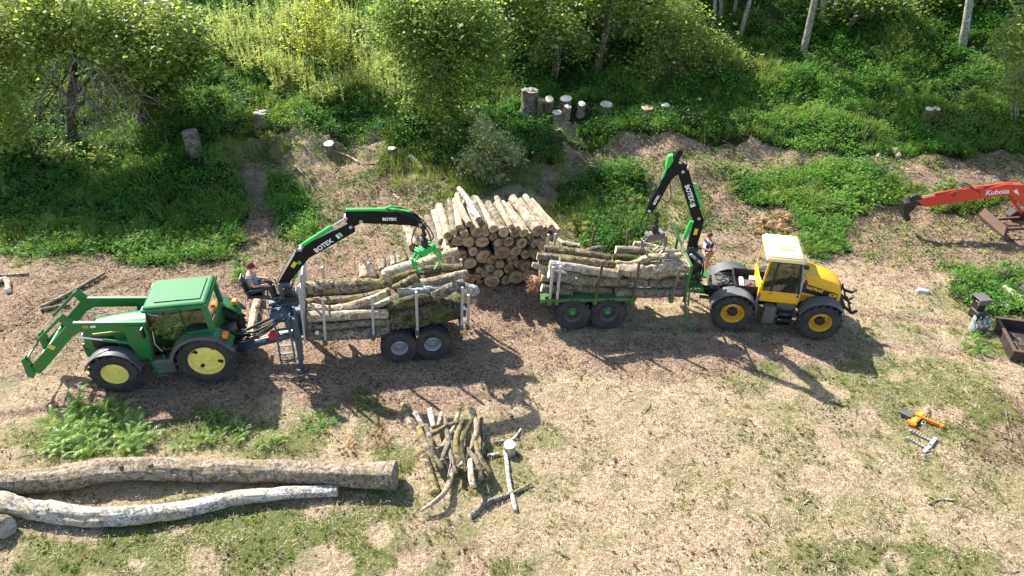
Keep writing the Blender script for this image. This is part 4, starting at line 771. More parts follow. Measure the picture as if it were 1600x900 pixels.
def grapple(parent, x, y, z, mat, op=1., rz=0., sc=1.):
    g = bpy.data.objects.new('grapple', None); C.objects.link(g); g.parent = parent; g.location = (x, y, z); g.rotation_euler = (0, 0, rz); g.scale = (sc, sc, sc)
    b = MB(); b.cyl((0, 0, .80), (0, 0, .34), .05, 12); b.cyl((0, 0, .34), (0, 0, .08), .105, 16); b.cyl((0, 0, .52), (0, 0, .44), .085, 14); b.box((0, 0, .74), (.12, .16, .12)); b.build('rotator', M['black'], g, 30)
    b = MB(); b.box((0, 0, .02), (.62, .26, .10)); b.prism([(-.3, .06), (.3, .06), (.2, -.14), (-.2, -.14)], -.14, -.11); b.prism([(-.3, .06), (.3, .06), (.2, -.14), (-.2, -.14)], .11, .14)
    for i in range(5): b.box((-.24 + .12 * i, 0, .085), (.03, .30, .05))
    b.build('grapple_frame', M[mat], g, 30, .01)
    for s in (-1, 1):
        for k in ((-.15, .15) if s > 0 else (-.07, .07)):
            P = [Vector((.24 * s, k, -.02)), Vector((.42 * s * op, k, -.20)), Vector((.44 * s * op, k, -.42)), Vector((.34 * s * op, k, -.60)), Vector((.16 * s * op, k, -.72))]; b = MB()
            for i in range(4): b.beam(P[i], P[i + 1], .035, .10 - .018 * i, 0, .035, .08 - .018 * i)
            b.build('grapple_claw', M[mat], g, 30)
        b = MB()
        for t_ in (.25, .6): b.cyl((.42 * s * op, -.15, -.1 - .35 * t_), (.42 * s * op, .15, -.1 - .35 * t_), .02, 8)
        b.build('claw_brace', M[mat], g)
    return g
grapple(TL, 1.10, yc, 3.38, 'crane_green', 1.0, R(35), 1.0)
# operator seat on the crane, with arm rests
b = MB(); b.box((-3.82, yc, 2.42), (.44, .46, .09)); b.beam((-4.02, yc, 2.45), (-4.12, yc, 2.92), .44, .07); b.build('operator_seat', M['black'], TL, 30, .02)
b = MB(); b.beam((-4.08, yc, 2.5), (-4.15, yc, 3.04), .3, .02)
for y_ in (yc - .28, yc + .28): b.tube([(-4.05, y_, 2.35), (-3.98, y_, 2.68), (-3.6, y_, 2.70), (-3.56, y_, 2.40), (-3.62, y_, 2.05)], .022, 7)
b.tube([(-3.9, yc - .28, 2.1), (-3.5, yc - .32, 2.02), (-3.0, yc - .3, 2.12), (-2.9, yc - .26, 2.4)], .022, 7); b.beam((-3.15, yc, 2.1), (-3.85, yc, 2.3), .1, .08); b.box((-3.35, yc, 2.04), (.4, .42, .02)); b.build('seat_frame', M['steel_blue'], TL, 30)
b = MB()
for y_ in (yc - .16, yc + .16): b.cyl((-3.25, y_, 2.3), (-3.28, y_, 2.68), .012, 6); b.cyl((-3.28, y_, 2.68), (-3.29, y_, 2.76), .025, 8)
b.build('control_lever', M['black'], TL)
# drawbar hoses, red coupling
rg = random.Random(2)
for i in range(9):
    a = (-3.0 - rg.random() * .3, yc + rg.uniform(-.3, .2), 1.3 + rg.random() * .45); c_ = (-5.25 - rg.random() * .2, yc + rg.uniform(-.3, .4), 1.05 + rg.random() * .25); hose(TL, a, c_, rg.uniform(.15, .75), .02, out=(0, -rg.random() * .25, 0))
b = MB(); b.cyl((-3.05, -.2, 1.75), (-4.35, -.2, 1.18), .045, 12, 0); b.cyl((-4.35, -.2, 1.18), (-5.0, -.2, .92), .022, 8, 1); b.build('steering_cylinder', [M['black'], M['chrome']], TL)
b = MB(); b.cyl((-3.72, -.45, .98), (-3.42, -.4, 1.05), .11, 14); b.box((-3.6, -.42, 1.1), (.16, .16, .12)); b.build('hydraulic_pump', M['red_cap'], TL, 30, .02)

# ============================================================ RIGHT TIMBER TRAILER (drawbar to the right)
F3 = Fr((895, 516), 1.7, -1.15); TR = thing('timber_trailer', 'green timber trailer with rusty stakes, knobbly tyres and raised crane hitched to the yellow tractor', 'trailer', F3.o, F3.a)
for x_ in (-.02, 1.12):
    wheel(TR, x_, -.90, .58, .58, .48, .27, -1, 'dull_steel', 'ag', 'crane_green'); wheel(TR, x_, .66, .58, .58, .48, .27, 1, 'dull_steel', 'ag', 'crane_green')
b = MB(); b.box((1.2, -.14, 1.02), (4.6, .26, .22)); b.prism([(3.3, 1.12), (3.3, .85), (5.1, .62), (5.35, .64), (5.35, .76), (5.0, .84)], -.24, -.04); b.box((.55, -.55, .62), (1.3, .12, .2)); b.box((.55, .27, .62), (1.3, .12, .2)); b.box((.55, -.14, .8), (.3, 1.0, .34)); b.build('chassis', M['trailer_green'], TR, 30, .012)
b = MB(); b.box((.46, -.14, 1.17), (3.0, 1.9, .05)); b.box((.46, -1.08, 1.15), (3.0, .03, .12)); b.box((-1.04, -.14, 1.12), (.04, 1.9, .18)); b.build('bed', M['trailer_green'], TR, 0, .008)
SR = [(-.79, .07, 2.45, 'galv'), (-.56, .07, 2.48, 'galv'), (.65, .14, 2.62, 'rust'), (1.85, .06, 2.60, 'rust'), (3.08, .10, 2.32, 'dull_steel')]
for x_ in (-.79, -.56, .65, 1.85, 3.08):
    b = MB(); b.box((x_, -.14, 1.125), (.12, 1.92, .13)); b.build('bolster', M['trailer_green'], TR, 0, .008)
for x_, ln, top, mt in SR:
    for y_ in (-1.08, .80):
        b = MB(); b.beam((x_, y_, 1.08), (x_ + ln, y_ * 1.03, top), .075, .075); o_ = b.build('stake', M[mt], TR, 0, .006)
        b = MB(); b.box((x_, y_, 1.12), (.13, .12, .22)); b.build('stake_pocket', M['trailer_green'], o_, 0, .008)
b = MB()
for y_ in (-1.06, .78): b.beam((3.50, y_, 1.0), (3.56, y_, 2.4), .06, .08)
b.beam((3.55, -1.06, 2.36), (3.55, .78, 2.36), .06, .06, side=(1, 0, 0)); b.beam((3.52, -1.06, 1.7), (3.52, .78, 1.7), .05, .05, side=(1, 0, 0)); b.beam((3.56, .1, 2.3), (3.3, .78, 2.85), .05, .08)
b.build('headboard', M['trailer_green'], TR, 0, .01)
b = MB(); b.beam((3.50, -1.1, 1.75), (3.52, -1.16, 1.05), .05, .05, 0); b.beam((3.52, -1.16, 1.06), (3.62, -1.2, .60), .07, .07, 0); b.beam((3.62, -1.2, .62), (3.80, -1.28, .06), .07, .07, 0); b.box((3.82, -1.28, .04), (.2, .2, .05), 0); b.cyl((3.60, -1.12, 1.55), (3.62, -1.2, .95), .03, 8, 0); b.cyl((3.62, -1.2, .95), (3.63, -1.22, .62), .018, 8, 1); b.build('support_leg', [M['trailer_green'], M['chrome']], TR, 0, .006)
b = MB(); b.beam((3.55, 1.0, 1.75), (3.8, 1.15, .06), .07, .07, 0); b.box((3.82, 1.16, .04), (.2, .2, .05), 0); b.build('support_leg', M['trailer_green'], TR, 0, .006)
b = MB(); b.box((3.95, -.14, 1.16), (.55, 1.1, .12)); b.box((4.3, .1, 1.28), (.5, .5, .03)); b.box((3.85, -.14, 1.35), (.4, .4, .4)); b.build('crane_base', M['trailer_green'], TR, 0, .015)
b = MB(); b.cyl((3.86, yc, 1.4), (3.82, yc, 2.3), .15, 18, 0, .13); b.box((3.80, yc, 2.32), (.3, .3, .42)); b.box((3.98, yc, 1.9), (.32, .4, .55)); b.build('crane_column', M['black'], TR, 30, .02)
b = MB(); b.cyl((3.70, -.36, 2.34), (4.05, -.36, 2.02), .055, 12); b.cyl((3.90, -.3, 2.42), (4.25, -.3, 2.10), .055, 12); b.build('slew_cylinder', M['galv'], TR)
rg = random.Random(5)
for i in range(9): hose(TR, (3.75 + rg.random() * .5, yc + rg.uniform(-.35, .1), 2.3 - rg.random() * .5), (3.8 + rg.random() * .45, yc + rg.uniform(-.35, .1), 1.35), rg.uniform(-.1, .2), .018, out=(rg.uniform(-.1, .3), -.12, 0))
boom_prism(TR, 'main_boom', [(3.66, 2.30), (3.62, 2.6), (3.70, 3.38), (3.60, 3.56), (2.98, 5.02), (2.99, 5.22), (3.22, 5.24), (3.86, 3.72), (3.99, 3.48), (3.90, 2.35)], yc - .075, yc + .075, 'boom_black')
boom_prism(TR, 'outer_boom', [(2.14, 3.76), (2.18, 3.96), (2.62, 5.18), (2.86, 5.80), (3.02, 5.76), (2.90, 5.42), (3.20, 5.32), (3.18, 5.08), (2.92, 5.02), (2.78, 4.86), (2.42, 3.90), (2.30, 3.72)], yc - .07, yc + .07, 'boom_black')
b = MB(); b.cyl((2.34, yc - .02, 4.2), (2.64, yc - .02, 5.34), .035, 10); b.prism([(2.56, 5.28), (2.60, 5.62), (2.72, 5.66), (2.76, 5.5), (2.66, 5.26)], yc - .08, yc + .08); b.build('extension_cylinder', M['crane_green'], TR, 30)
b = MB(); b.cyl((3.82, yc, 3.92), (3.46, yc, 4.70), .062, 14, 0); b.cyl((3.46, yc, 4.70), (3.24, yc, 5.24), .026, 10, 1); b.build('jib_cylinder', [M['crane_green'], M['chrome']], TR)
b = MB(); b.cyl((3.62, yc, 3.42), (3.48, yc, 2.80), .07, 14, 0); b.cyl((3.48, yc, 2.80), (3.40, yc, 2.3), .028, 10, 1); b.build('lift_cylinder', [M['crane_green'], M['chrome']], TR)
for x_, z_ in ((3.08, 5.14), (3.22, 5.26), (2.96, 5.44), (3.76, 2.5), (3.80, 3.56), (2.24, 3.84)): b = MB(); b.cyl((x_, yc - .11, z_), (x_, yc + .11, z_), .05, 12); b.build('pivot_pin', M['galv'], TR, 30)
decals(TR, (3.38, 4.42), -66, .19, 'BOTEX', .8, yc - .078, False); decals(TR, (2.42, 4.22), 69, .11, 'BOTEX', .5, yc - .073, False)
b = MB(); rot = Matrix.Rotation(R(66), 3, 'Y'); b.box((3.54, yc - .078, 4.02), (.12, .006, .15), 0, rot); b.box((3.52, yc - .082, 4.08), (.08, .004, .13), 1, rot); b.build('logo_mark', [M['white'], M['crane_green']], TR, 0)
b = MB(); b.box((3.78, yc - .078, 3.08), (.11, .006, .22), 0, Matrix.Rotation(R(5), 3, 'Y')); b.build('warning_decal', M['decal_yellow'], TR, 0)
hose(TR, (2.30, yc - .09, 4.6), (2.72, yc - .09, 4.9), .5, .016, out=(.35, -.1, -.25)); hose(TR, (2.75, yc, 5.72), (3.2, yc, 5.3), -.12, .016, out=(.12, 0, 0)); hose(TR, (2.66, yc - .05, 5.1), (2.2, yc - .05, 3.9), .0, .016, out=(-.18, -.05, 0)); hose(TR, (2.2, yc, 3.9), (2.38, yc, 3.2), .4, .018, out=(-.3, 0, 0)); hose(TR, (2.25, yc - .1, 3.8), (2.45, yc - .1, 3.2), .3, .018, out=(-.2, 0, 0)); hose(TR, (2.3, yc, 3.8), (2.5, yc, 3.35), .1, .018, out=(.22, 0, 0))
grapple(TR, 2.52, yc, 2.96, 'dull_steel', .9, R(15), .95)
for i in range(3): hose(TR, (4.1, yc - .1 * i, 1.3), (5.3, yc - .08 * i, 1.35), .6 + .12 * i, .022)

# ============================================================ YELLOW TRACTOR (heads right)
F4 = Fr((1144, 517), -10.4, -1.0); YT = thing('tractor', 'yellow tractor with sunlit pale yellow cab roof, black side panel and amber wheel rims', 'tractor', F4.o, F4.a)
for y_, s in ((-.76, -1), (.74, 1)):
    wheel(YT, -.10, y_, .655, .655, .48, .36, s, 'amber_rim', 'ag', 'planet'); wheel(YT, 2.58, y_, .645, .645, .46, .34, s, 'amber_rim', 'ag', 'planet')
b = MB(); b.box((1.3, 0, .78), (3.9, .5, .3)); b.box((-.1, 0, .66), (.3, 1.1, .22)); b.box((2.58, 0, .65), (.3, 1.1, .22)); b.box((-.45, 0, 1.0), (.8, .8, .35)); b.build('chassis', M['black'], YT, 0, .01)
b = MB(); b.box((.30, 0, 1.17), (.84, 1.0, .06)); 
for y_ in (-.50, .50): b.box((.30, y_, 1.32), (.84, .04, .3))
b.box((-.12, 0, 1.32), (.04, 1.0, .3)); b.box((.70, 0, 1.32), (.04, 1.0, .3)); b.build('load_deck', M['black'], YT, 0, .008)
b = MB(); b.box((.36, -.12, 1.26), (.36, .42, .12), 0); b.box((.12, -.1, 1.30), (.12, .5, .14), 1); b.tube([(.3, -.25, 1.34), (.4, -.1, 1.37), (.48, -.2, 1.36)], .03, 6, 2); b.box((.5, .2, 1.28), (.2, .25, .14), 3); b.build('tool_tray', [M['plastic'], M['white'], M['red'], M['galv']], YT, 0, .01)
# bonnet
b = MB(); xs = [(1.72, 2.10, .46), (2.2, 2.06, .46), (2.75, 1.90, .44), (3.02, 1.74, .40), (3.12, 1.5, .37), (3.12, 1.12, .36)]
for x_, zt, w_ in xs:
    for y_, z_ in ((-w_, 1.08), (-w_, zt - .28), (-w_ * .86, zt - .06), (-w_ * .5, zt), (w_ * .5, zt), (w_ * .86, zt - .06), (w_, zt - .28), (w_, 1.08)): b.v.append((x_, y_, min(z_, max(1.08, z_))))
for i in range(len(xs) - 1):
    for k in range(7): b.f.append((i * 8 + k, i * 8 + k + 1, (i + 1) * 8 + k + 1, (i + 1) * 8 + k)); b.mi.append(0)
b.f += [tuple(range(7, -1, -1)), tuple(40 + k for k in range(8))]; b.mi += [0, 0]; b.build('bonnet', M['jy'], YT, 40, .01)
for s in (-1, 1):
    b = MB(); b.prism([(1.80, 1.78), (2.98, 1.46), (2.98, 1.24), (1.80, 1.44)], (.468 if s > 0 else -.478), (.478 if s > 0 else -.468)); o_ = b.build('side_panel', M['black'], YT, 0)
    if s < 0: decals(YT, (2.26, 1.565), -12, .135, 'FASTRAC', .6, -.482, False, 'decal_yellow'); decals(YT, (2.84, 1.40), -8, .15, 'JCB', .3, -.482, False, 'decal_yellow')
b = MB(); b.box((2.25, -.462, 1.26), (.62, .02, .14)); b.build('side_vent', M['jy'], YT, 0, .005)
b = MB()
for i in range(9): b.box((1.98 + i * .065, -.474, 1.26), (.022, .012, .11))
b.build('vent_slats', M['black'], YT, 0); b = MB(); b.box((3.135, 0, 1.35), (.02, .5, .4)); b.build('grille', M['black'], YT, 0)
b = MB(); b.cyl((1.95, -.10, 2.06), (1.95, -.10, 2.14), .09, 14); b.build('filler_cap', M['black'], YT)
b = MB(); b.cyl((1.86, -.56, 1.1), (1.80, -.54, 1.95), .05, 12); b.cyl((1.80, -.54, 1.95), (1.72, -.58, 2.35), .045, 10); b.build('exhaust', M['galv'], YT)
# cab
b = MB(); CN, CF = -.74, .66
b.prism([(.62, 1.14), (.60, 1.48), (.74, 1.50), (1.72, 1.50), (1.80, 1.44), (1.80, 1.14), (1.0, 1.10)], CN, CN + .05); b.prism([(.62, 1.14), (.60, 1.48), (.74, 1.50), (1.72, 1.50), (1.80, 1.44), (1.80, 1.14), (1.0, 1.10)], CF - .05, CF); b.box((.61, -.04, 1.42), (.07, 1.36, .42)); b.box((1.79, -.04, 1.3), (.06, 1.36, .5)); b.box((1.2, -.04, 1.12), (1.2, 1.36, .05)); b.build('cab_body', M['jy'], YT, 0, .015)
b = MB(); b.box((1.33, CN - .006, 1.34), (.9, .014, .30)); o_ = b.build('door_panel', M['jy'], YT, 0, .004); b = MB(); b.box((1.74, CN - .02, 1.42), (.05, .02, .09)); b.box((.92, CN - .02, 1.44), (.08, .02, .02)); b.build('door_handle', M['black'], o_, 0)
b = MB()
for y_, k in ((CN + .03, 1), (CF - .03, -1)):
    b.beam((.62, y_, 1.48), (.70, y_ * .97, 2.58), .05, .06, 1); b.beam((.92, y_, 1.50), (.96, y_ * .97, 2.58), .055, .07); b.beam((1.76, y_, 1.48), (1.60, y_ * .97, 2.58), .055, .07); b.beam((.70, y_ * .97, 2.57), (1.62, y_ * .97, 2.57), .05, .06)
b.beam((.70, CN + .05, 2.57), (.70, CF - .05, 2.57), .05, .06, side=(1, 0, 0)); b.beam((1.61, CN + .05, 2.57), (1.61, CF - .05, 2.57), .05, .06, side=(1, 0, 0)); b.build('cab_frame', [M['black'], M['jy']], YT, 0, .006)
b = MB()
for y0_, y1_ in ((CN + .022, CN + .030), (CF - .030, CF - .022)): b.prism([(.65, 1.5), (.72, 2.55), (.93, 2.55), (.90, 1.5)], y0_, y1_); b.prism([(.96, 1.5), (.99, 2.55), (1.57, 2.55), (1.72, 1.5)], y0_, y1_)
b.beam((.615, -.04, 1.62), (.69, -.04, 2.54), 1.3, .008); b.beam((1.79, -.04, 1.55), (1.62, -.04, 2.54), 1.3, .008); b.build('window', M['glass'], YT, 0)
b = MB(); b.box((1.05, -.04, 1.42), (.46, .46, .2), 0); b.beam((.88, -.04, 1.5), (.80, -.04, 2.1), .46, .13, 0); b.build('seat', M['seat'], YT, 30, .04)
b = MB(); b.tube([(1.50 + .17 * math.cos(t_) * .9, -.04 + .19 * math.sin(t_), 1.90 + .17 * math.cos(t_) * .4) for t_ in [i * math.pi / 8 for i in range(17)]], .016, 6); b.cyl((1.66, -.04, 1.4), (1.52, -.04, 1.9), .04, 8); b.box((1.70, -.04, 1.6), (.14, .6, .3)); b.build('steering_wheel', M['black'], YT)
b = MB(); b.box((1.13, -.04, 2.66), (1.10, 1.44, .15)); b.box((1.13, -.04, 2.765), (1.06, 1.40, .07), taper=(.92, .92)); b.build('cab_roof', M['jy_roof_sunlit'], YT, 30, .05)
b = MB(); b.box((1.2, -.32, 2.806), (.44, .06, .012)); b.build('roof_groove', M['jy'], YT, 0); b = MB(); b.box((1.18, .12, 2.805), (.66, .5, .03)); b.build('roof_hatch', M['jy_roof_sunlit'], YT, 30, .012)
for y_ in (-.6, .52):
    b = MB(); b.box((1.70, y_, 2.62), (.06, .22, .10)); b.build('work_light', M['white_lamp'], YT, 0, .01)
b = MB(); b.beam((1.74, -.78, 2.3), (1.80, -.98, 2.25), .02, .02); b.box((1.80, -1.0, 2.0), (.05, .17, .36)); b.build('mirror', M['black'], YT, 0, .01); b = MB(); b.beam((1.74, .70, 2.3), (1.80, .9, 2.25), .02, .02); b.box((1.80, .92, 2.0), (.05, .17, .36)); b.build('mirror', M['black'], YT, 0, .01)
b = MB(); b.box((.62, -.66, 1.72), (.06, .14, .10)); b.build('rear_light', M['lamp_orange'], YT, 0, .01)
for s in (-1, 1):
    arcfender(YT, -.10, .655, .76, R(18), R(168), .50 * s, .99 * s, .03, 'plastic', 'rear_fender', .03); arcfender(YT, 2.58, .645, .75, R(25), R(160), .52 * s, .98 * s, .03, 'plastic', 'front_fender', .03)
b = MB(); b.box((1.0, -.80, .72), (.38, .34, .62), taper=(.9, .9)); b.build('fuel_tank', M['plastic'], YT, 0, .04)
b = MB()
for z_, o in ((.40, -.03), (.62, 0), (.84, .02)): b.box((1.50, -.84 + o, z_), (.42, .2, .035)); 
b.box((1.30, -.82, .66), (.03, .12, .56)); b.box((1.72, -.82, .66), (.03, .12, .56)); b.build('step', M['black'], YT, 0, .006)
b = MB(); b.box((1.50, -.70, .85), (.6, .1, .5)); b.build('side_frame', M['plastic'], YT, 30, .02); b = MB(); b.box((1.2, .8, .72), (.9, .3, .6)); b.build('battery_box', M['plastic'], YT, 30, .02); b = MB(); b.tube([(.62, -.70, 1.4), (.58, -.78, 1.0), (.64, -.8, .5)], .045, 8); b.build('air_pipe', M['plastic'], YT, 30)
b = MB(); b.beam((1.25, CN - .01, 1.53), (1.52, CN - .02, 1.78), .012, .02); b.build('wiper', M['black'], YT, 0)
b = MB(); b.box((3.22, 0, .85), (.25, .7, .35))
for y_ in (-.36, .36): b.beam((3.25, y_, 1.0), (3.62, y_, .74), .07, .09); b.beam((3.6, y_, .72), (3.74, y_, .86), .06, .08); b.beam((3.25, y_, 1.25), (3.5, y_, 1.1), .05, .05); b.cyl((3.3, y_, 1.35), (3.55, y_, .82), .03, 8)
b.beam((3.3, 0, 1.35), (3.56, 0, 1.28), .08, .08); b.beam((3.54, 0, 1.28), (3.62, 0, 1.38), .06, .06); b.build('front_linkage', M['black'], YT, 0, .01)
b = MB(); b.box((-.62, 0, .95), (.3, .6, .6)); b.box((-.45, -.05, 1.25), (.35, .5, .2)); b.cyl((-.5, .2, 1.1), (-.85, .2, .75), .06, 10); b.cyl((-.5, -.25, 1.1), (-.85, -.3, .7), .06, 10); b.beam((-.7, -.14, .62), (-1.1, -.14, .62), .14, .06)
rg = random.Random(8)
for i in range(14): b.cyl((-.75 + rg.random() * .6, rg.uniform(-.4, .4), 1.1 + rg.random() * .3), (-.75 + rg.random() * .6, rg.uniform(-.4, .4), 1.05 + rg.random() * .35), .03, 6)
b.build('rear_linkage', M['dull_steel'], YT, 0, .01)
for i in range(7): hose(YT, (-.7 + rg.random() * .2, rg.uniform(-.4, .3), 1.35), (-.1 - rg.random() * .3, rg.uniform(-.4, .4), 1.25), -rg.uniform(.05, .2), .018, out=(0, -.1, 0))

# ============================================================ RED EXCAVATOR (its boom reaches in from the right)
eb = T(1700, 372); EX = thing('excavator', 'red mini digger whose arm and small claw bucket reach in from the right edge', 'excavator', (0, 0, 0), 0)
def ep(px, py, Y): return W(px, py, Y)
Y0 = 24.0; EX.location = (20.6, Y0, hz(20.6, Y0)); EL = EX.location
def el(px, py, dy=0): p = W(px, py, Y0 + dy); return Vector((p.x - EL.x, p.y - EL.y, p.z - EL.z))
def eprism(name, P, dy0, dy1, mat, bev=.01):
    b = MB(); q = [el(a, c) for a, c in P]; b.prism([(k.x, k.z) for k in q], dy0, dy1); return b.build(name, M[mat], EX, 30, bev)
eprism('dipper_arm', [(1430, 312), (1444, 322), (1530, 309), (1541, 303), (1536, 292), (1506, 294)], -.09, .09, 'red')
eprism('boom', [(1526, 296), (1530, 308), (1575, 303), (1598, 318), (1612, 345), (1640, 345), (1618, 306), (1596, 287), (1570, 286)], -.11, .11, 'red')
b = MB(); b.cyl(el(1440, 306), el(1462, 303), .022, 8, 1); b.cyl(el(1460, 303), el(1520, 292), .05, 12, 0); b.cyl(el(1524, 293), el(1580, 286), .05, 12, 0); b.cyl(el(1577, 305), el(1596, 332), .055, 12, 0); b.build('ram', [M['red'], M['chrome']], EX)
b = MB(); pts = [el(1487, 305), el(1492, 298), el(1500, 291), el(1510, 289), el(1520, 294), el(1528, 300)]
for k in (-.12, 0, .12): b.tube([p + Vector((0, k - .02, .03 * i % .05)) for i, p in enumerate(pts)], .02, 6)
b.build('hydraulic_hose', M['black'], EX)
eprism('bucket_link', [(1423, 306), (1431, 303), (1446, 312), (1440, 321), (1428, 318), (1416, 316)], -.08, .08, 'black')
eprism('bucket', [(1412, 314), (1408, 322), (1409, 334), (1413, 343), (1420, 340), (1417, 330), (1424, 324), (1428, 318), (1420, 312)], -.2, .2, 'black', .006)
t_ = decals(EX, tuple(el(1556, 298)[i] for i in (0, 2)), 6, .30, 'Kubota', .6, -.116, False)
b = MB(); q = [el(a, c) for a, c in ((1580, 297), (1590, 303), (1586, 293))]; b.prism([(k.x, k.z) for k in q], -.117, -.113); b.build('warning_decal', M['white'], EX, 0)
b = MB(); b.box((.9, .0, 1.15), (1.7, 1.5, .7)); b.box((1.5, .0, 1.3), (.5, 1.5, .7)); b.box((-.1, 0, 1.0), (.4, .5, .5)); b.build('body', M['red'], EX, 30, .06)
for y_ in (-.72, .72):
    b = MB(); b.prism([(-.5, .25), (-.3, .02), (1.7, .02), (1.95, .25), (1.7, .52), (-.3, .52)], y_ - .18, y_ + .18); b.build('track', M['rubber'], EX, 30, .05)
b = MB()
for x_, y_ in ((.2, -.6), (.2, .5), (1.3, -.6), (1.3, .5)): b.beam((x_, y_, 1.5), (x_, y_, 2.5), .05, .05)
b.box((.75, -.05, 2.53), (1.4, 1.3, .08)); b.build('canopy', M['red'], EX, 0, .02)
bl = T(1578, 388); blv = bl - EL
b = MB(); b.prism([(-1.45, .02), (-1.52, .2), (-1.42, .5), (-1.36, .48), (-1.45, .2), (-1.39, .0)], -.85, .85); b.beam((-1.4, -.4, .2), (-.2, -.4, .3), .08, .1); b.beam((-1.4, .4, .2), (-.2, .4, .3), .08, .1); b.build('dozer_blade', M['rust'], EX, 0, .005)

# ============================================================ PEOPLE
def mat_cloth(n, c): return paint(n, c, .85, .12)
M['skin'] = paint('skin', (.52, .28, .19), .55, .05); M['tee_grey'] = mat_cloth('grey_cloth', (.20, .21, .24)); M['navy'] = mat_cloth('navy_cloth', (.02, .03, .07)); M['pale_blue'] = mat_cloth('pale_blue_cloth', (.42, .62, .75)); M['trouser'] = mat_cloth('dark_cloth', (.03, .032, .035)); M['tan'] = mat_cloth('tan_cloth', (.55, .36, .13)); M['hair'] = mat_cloth('hair_brown', (.10, .055, .03)); M['cap'] = mat_cloth('maroon_cap', (.15, .012, .02)); M['boot'] = mat_cloth('boot_leather', (.05, .035, .025))
def skinmesh(name, verts, edges, radii, mat, parent, root=0, sub=2):
    me = bpy.data.meshes.new(name); me.from_pydata([tuple(v) for v in verts], edges, []); o = bpy.data.objects.new(name, me); C.objects.link(o); o.parent = parent; me.materials.append(mat)
    sk = o.modifiers.new('skin', 'SKIN'); sk.use_smooth_shade = True
    for i, r_ in enumerate(radii): me.skin_vertices[0].data[i].radius = r_ if isinstance(r_, tuple) else (r_, r_)
    me.skin_vertices[0].data[root].use_root = True; s = o.modifiers.new('sub', 'SUBSURF'); s.levels = s.render_levels = sub; return o
def person(name, label, loc, rz, J, top, top2, legs, shorts, headgear, H=1.78, parent_cat='person'):
    """J: joints dict in metres, person faces +x"""
    P = thing(name, label, 'person', loc, rz); V = lambda k: Vector(J[k])
    pel, che, nek, hd = V('pelvis'), V('chest'), V('neck'), V('head'); vs = [pel, pel.lerp(che, .5), che, che.lerp(nek, .75), nek, hd - Vector((0, 0, .04)), hd + Vector((0, 0, .05))]; rd = [(.13, .16), (.12, .14), (.13, .17), (.08, .12), .055, .085, .088]; ed = [(i, i + 1) for i in range(6)]
    for s, sg in (('l', 1), ('r', -1)):
        sh, elb, wr = V('sho_' + s), V('elb_' + s), V('wri_' + s); b0 = len(vs); d = (wr - elb).normalized(); vs += [sh, sh.lerp(elb, .5), elb, wr, wr + d * .09]; rd += [.062, .052, .042, .028, (.045, .02)]; ed += [(3, b0), (b0, b0 + 1), (b0 + 1, b0 + 2), (b0 + 2, b0 + 3), (b0 + 3, b0 + 4)]
        for f in range(5):                                              # fingers, each its own chain
            o = Vector((.0, (.032 - .016 * f), .0)); L_ = (.055, .075, .08, .075, .055)[f]; e0 = len(vs); tip = wr + d * .09 + o; dn = Vector((0, 0, -.03 - .01 * f)) if f else Vector((0, .03 * sg, .01)); vs += [tip + d * L_ * .5 + dn * .3, tip + d * L_ + dn]; rd += [.010, .008]; ed += [(b0 + 4, e0), (e0, e0 + 1)]
        hp, kn, an = V('hip_' + s), V('kne_' + s), V('ank_' + s); b0 = len(vs); vs += [hp, hp.lerp(kn, .5), kn, kn.lerp(an, .4), an, V('toe_' + s)]; rd += [.095, .082, .058, .056, .04, (.045, .03)]; ed += [(0, b0)] + [(b0 + i, b0 + i + 1) for i in range(5)]
    skinmesh('body', vs, ed, rd, M['skin'], P)
    f = V('face').normalized() if 'face' in J else Vector((1, 0, 0)); side = Vector((0, 0, 1)).cross(f)
    b = MB(); b.box(hd + f * .105 + Vector((0, 0, .0)), (.03, .022, .04)); b.build('nose', M['skin'], P, 60, .008)
    for sg in (-1, 1):
        b = MB(); b.box(hd + side * .088 * sg + Vector((0, 0, .0)), (.03, .018, .05)); b.build('ear', M['skin'], P, 60, .008); b = MB(); b.box(hd + f * .09 + side * .035 * sg + Vector((0, 0, .022)), (.014, .02, .01)); b.build('eye', M['hair'], P, 0)
    b = MB(); b.box(hd + f * .092 - Vector((0, 0, .045)), (.01, .045, .008)); b.build('mouth', M['cap'], P, 0)
    def dome(nm, r_, z0, mt, sq=1.):
        b = MB(); b.lathe([(r_, z0), (r_ * 1.0, z0 + .03), (r_ * .88, z0 + .075 * sq), (r_ * .55, z0 + .11 * sq), (.001, z0 + .125 * sq)], hd, 20, 0, 'z'); return b.build(nm, M[mt], P, 60)
    if headgear == 'cap':
        dome('hair', .098, -.02, 'hair', .9); o = dome('cap', .107, .02, 'cap'); b = MB(); b.box(hd + f * .15 + Vector((0, 0, .035)), (.13, .15, .014), 0, Matrix.Rotation(math.atan2(f.y, f.x), 3, 'Z')); b.build('cap_peak', M['cap'], o, 0, .006)
    else: dome('hair', .104, -.005, 'hair', 1.05)
    # clothes
    vs = [pel + Vector((0, 0, .02)), pel.lerp(che, .5), che, che.lerp(nek, .6)]; rd = [(.155, .175), (.14, .165), (.15, .19), (.11, .15)]; ed = [(0, 1), (1, 2), (2, 3)]
    for s in 'lr': sh, elb = V('sho_' + s), V('elb_' + s); b0 = len(vs); vs += [sh, sh.lerp(elb, .65)]; rd += [.078, .070]; ed += [(3, b0), (b0, b0 + 1)]
    skinmesh('t_shirt', vs, ed, rd, M[top], P, 0)
    if top2: b = MB(); b.box(che + f * .165 + Vector((0, 0, -.03)), (.03, .2, .3), 0, Matrix.Rotation(math.atan2(f.y, f.x), 3, 'Z')); b.build('shirt_front', M[top2], P, 60, .012)
    vs = [pel + Vector((0, 0, .03))]; rd = [(.15, .17)]; ed = []
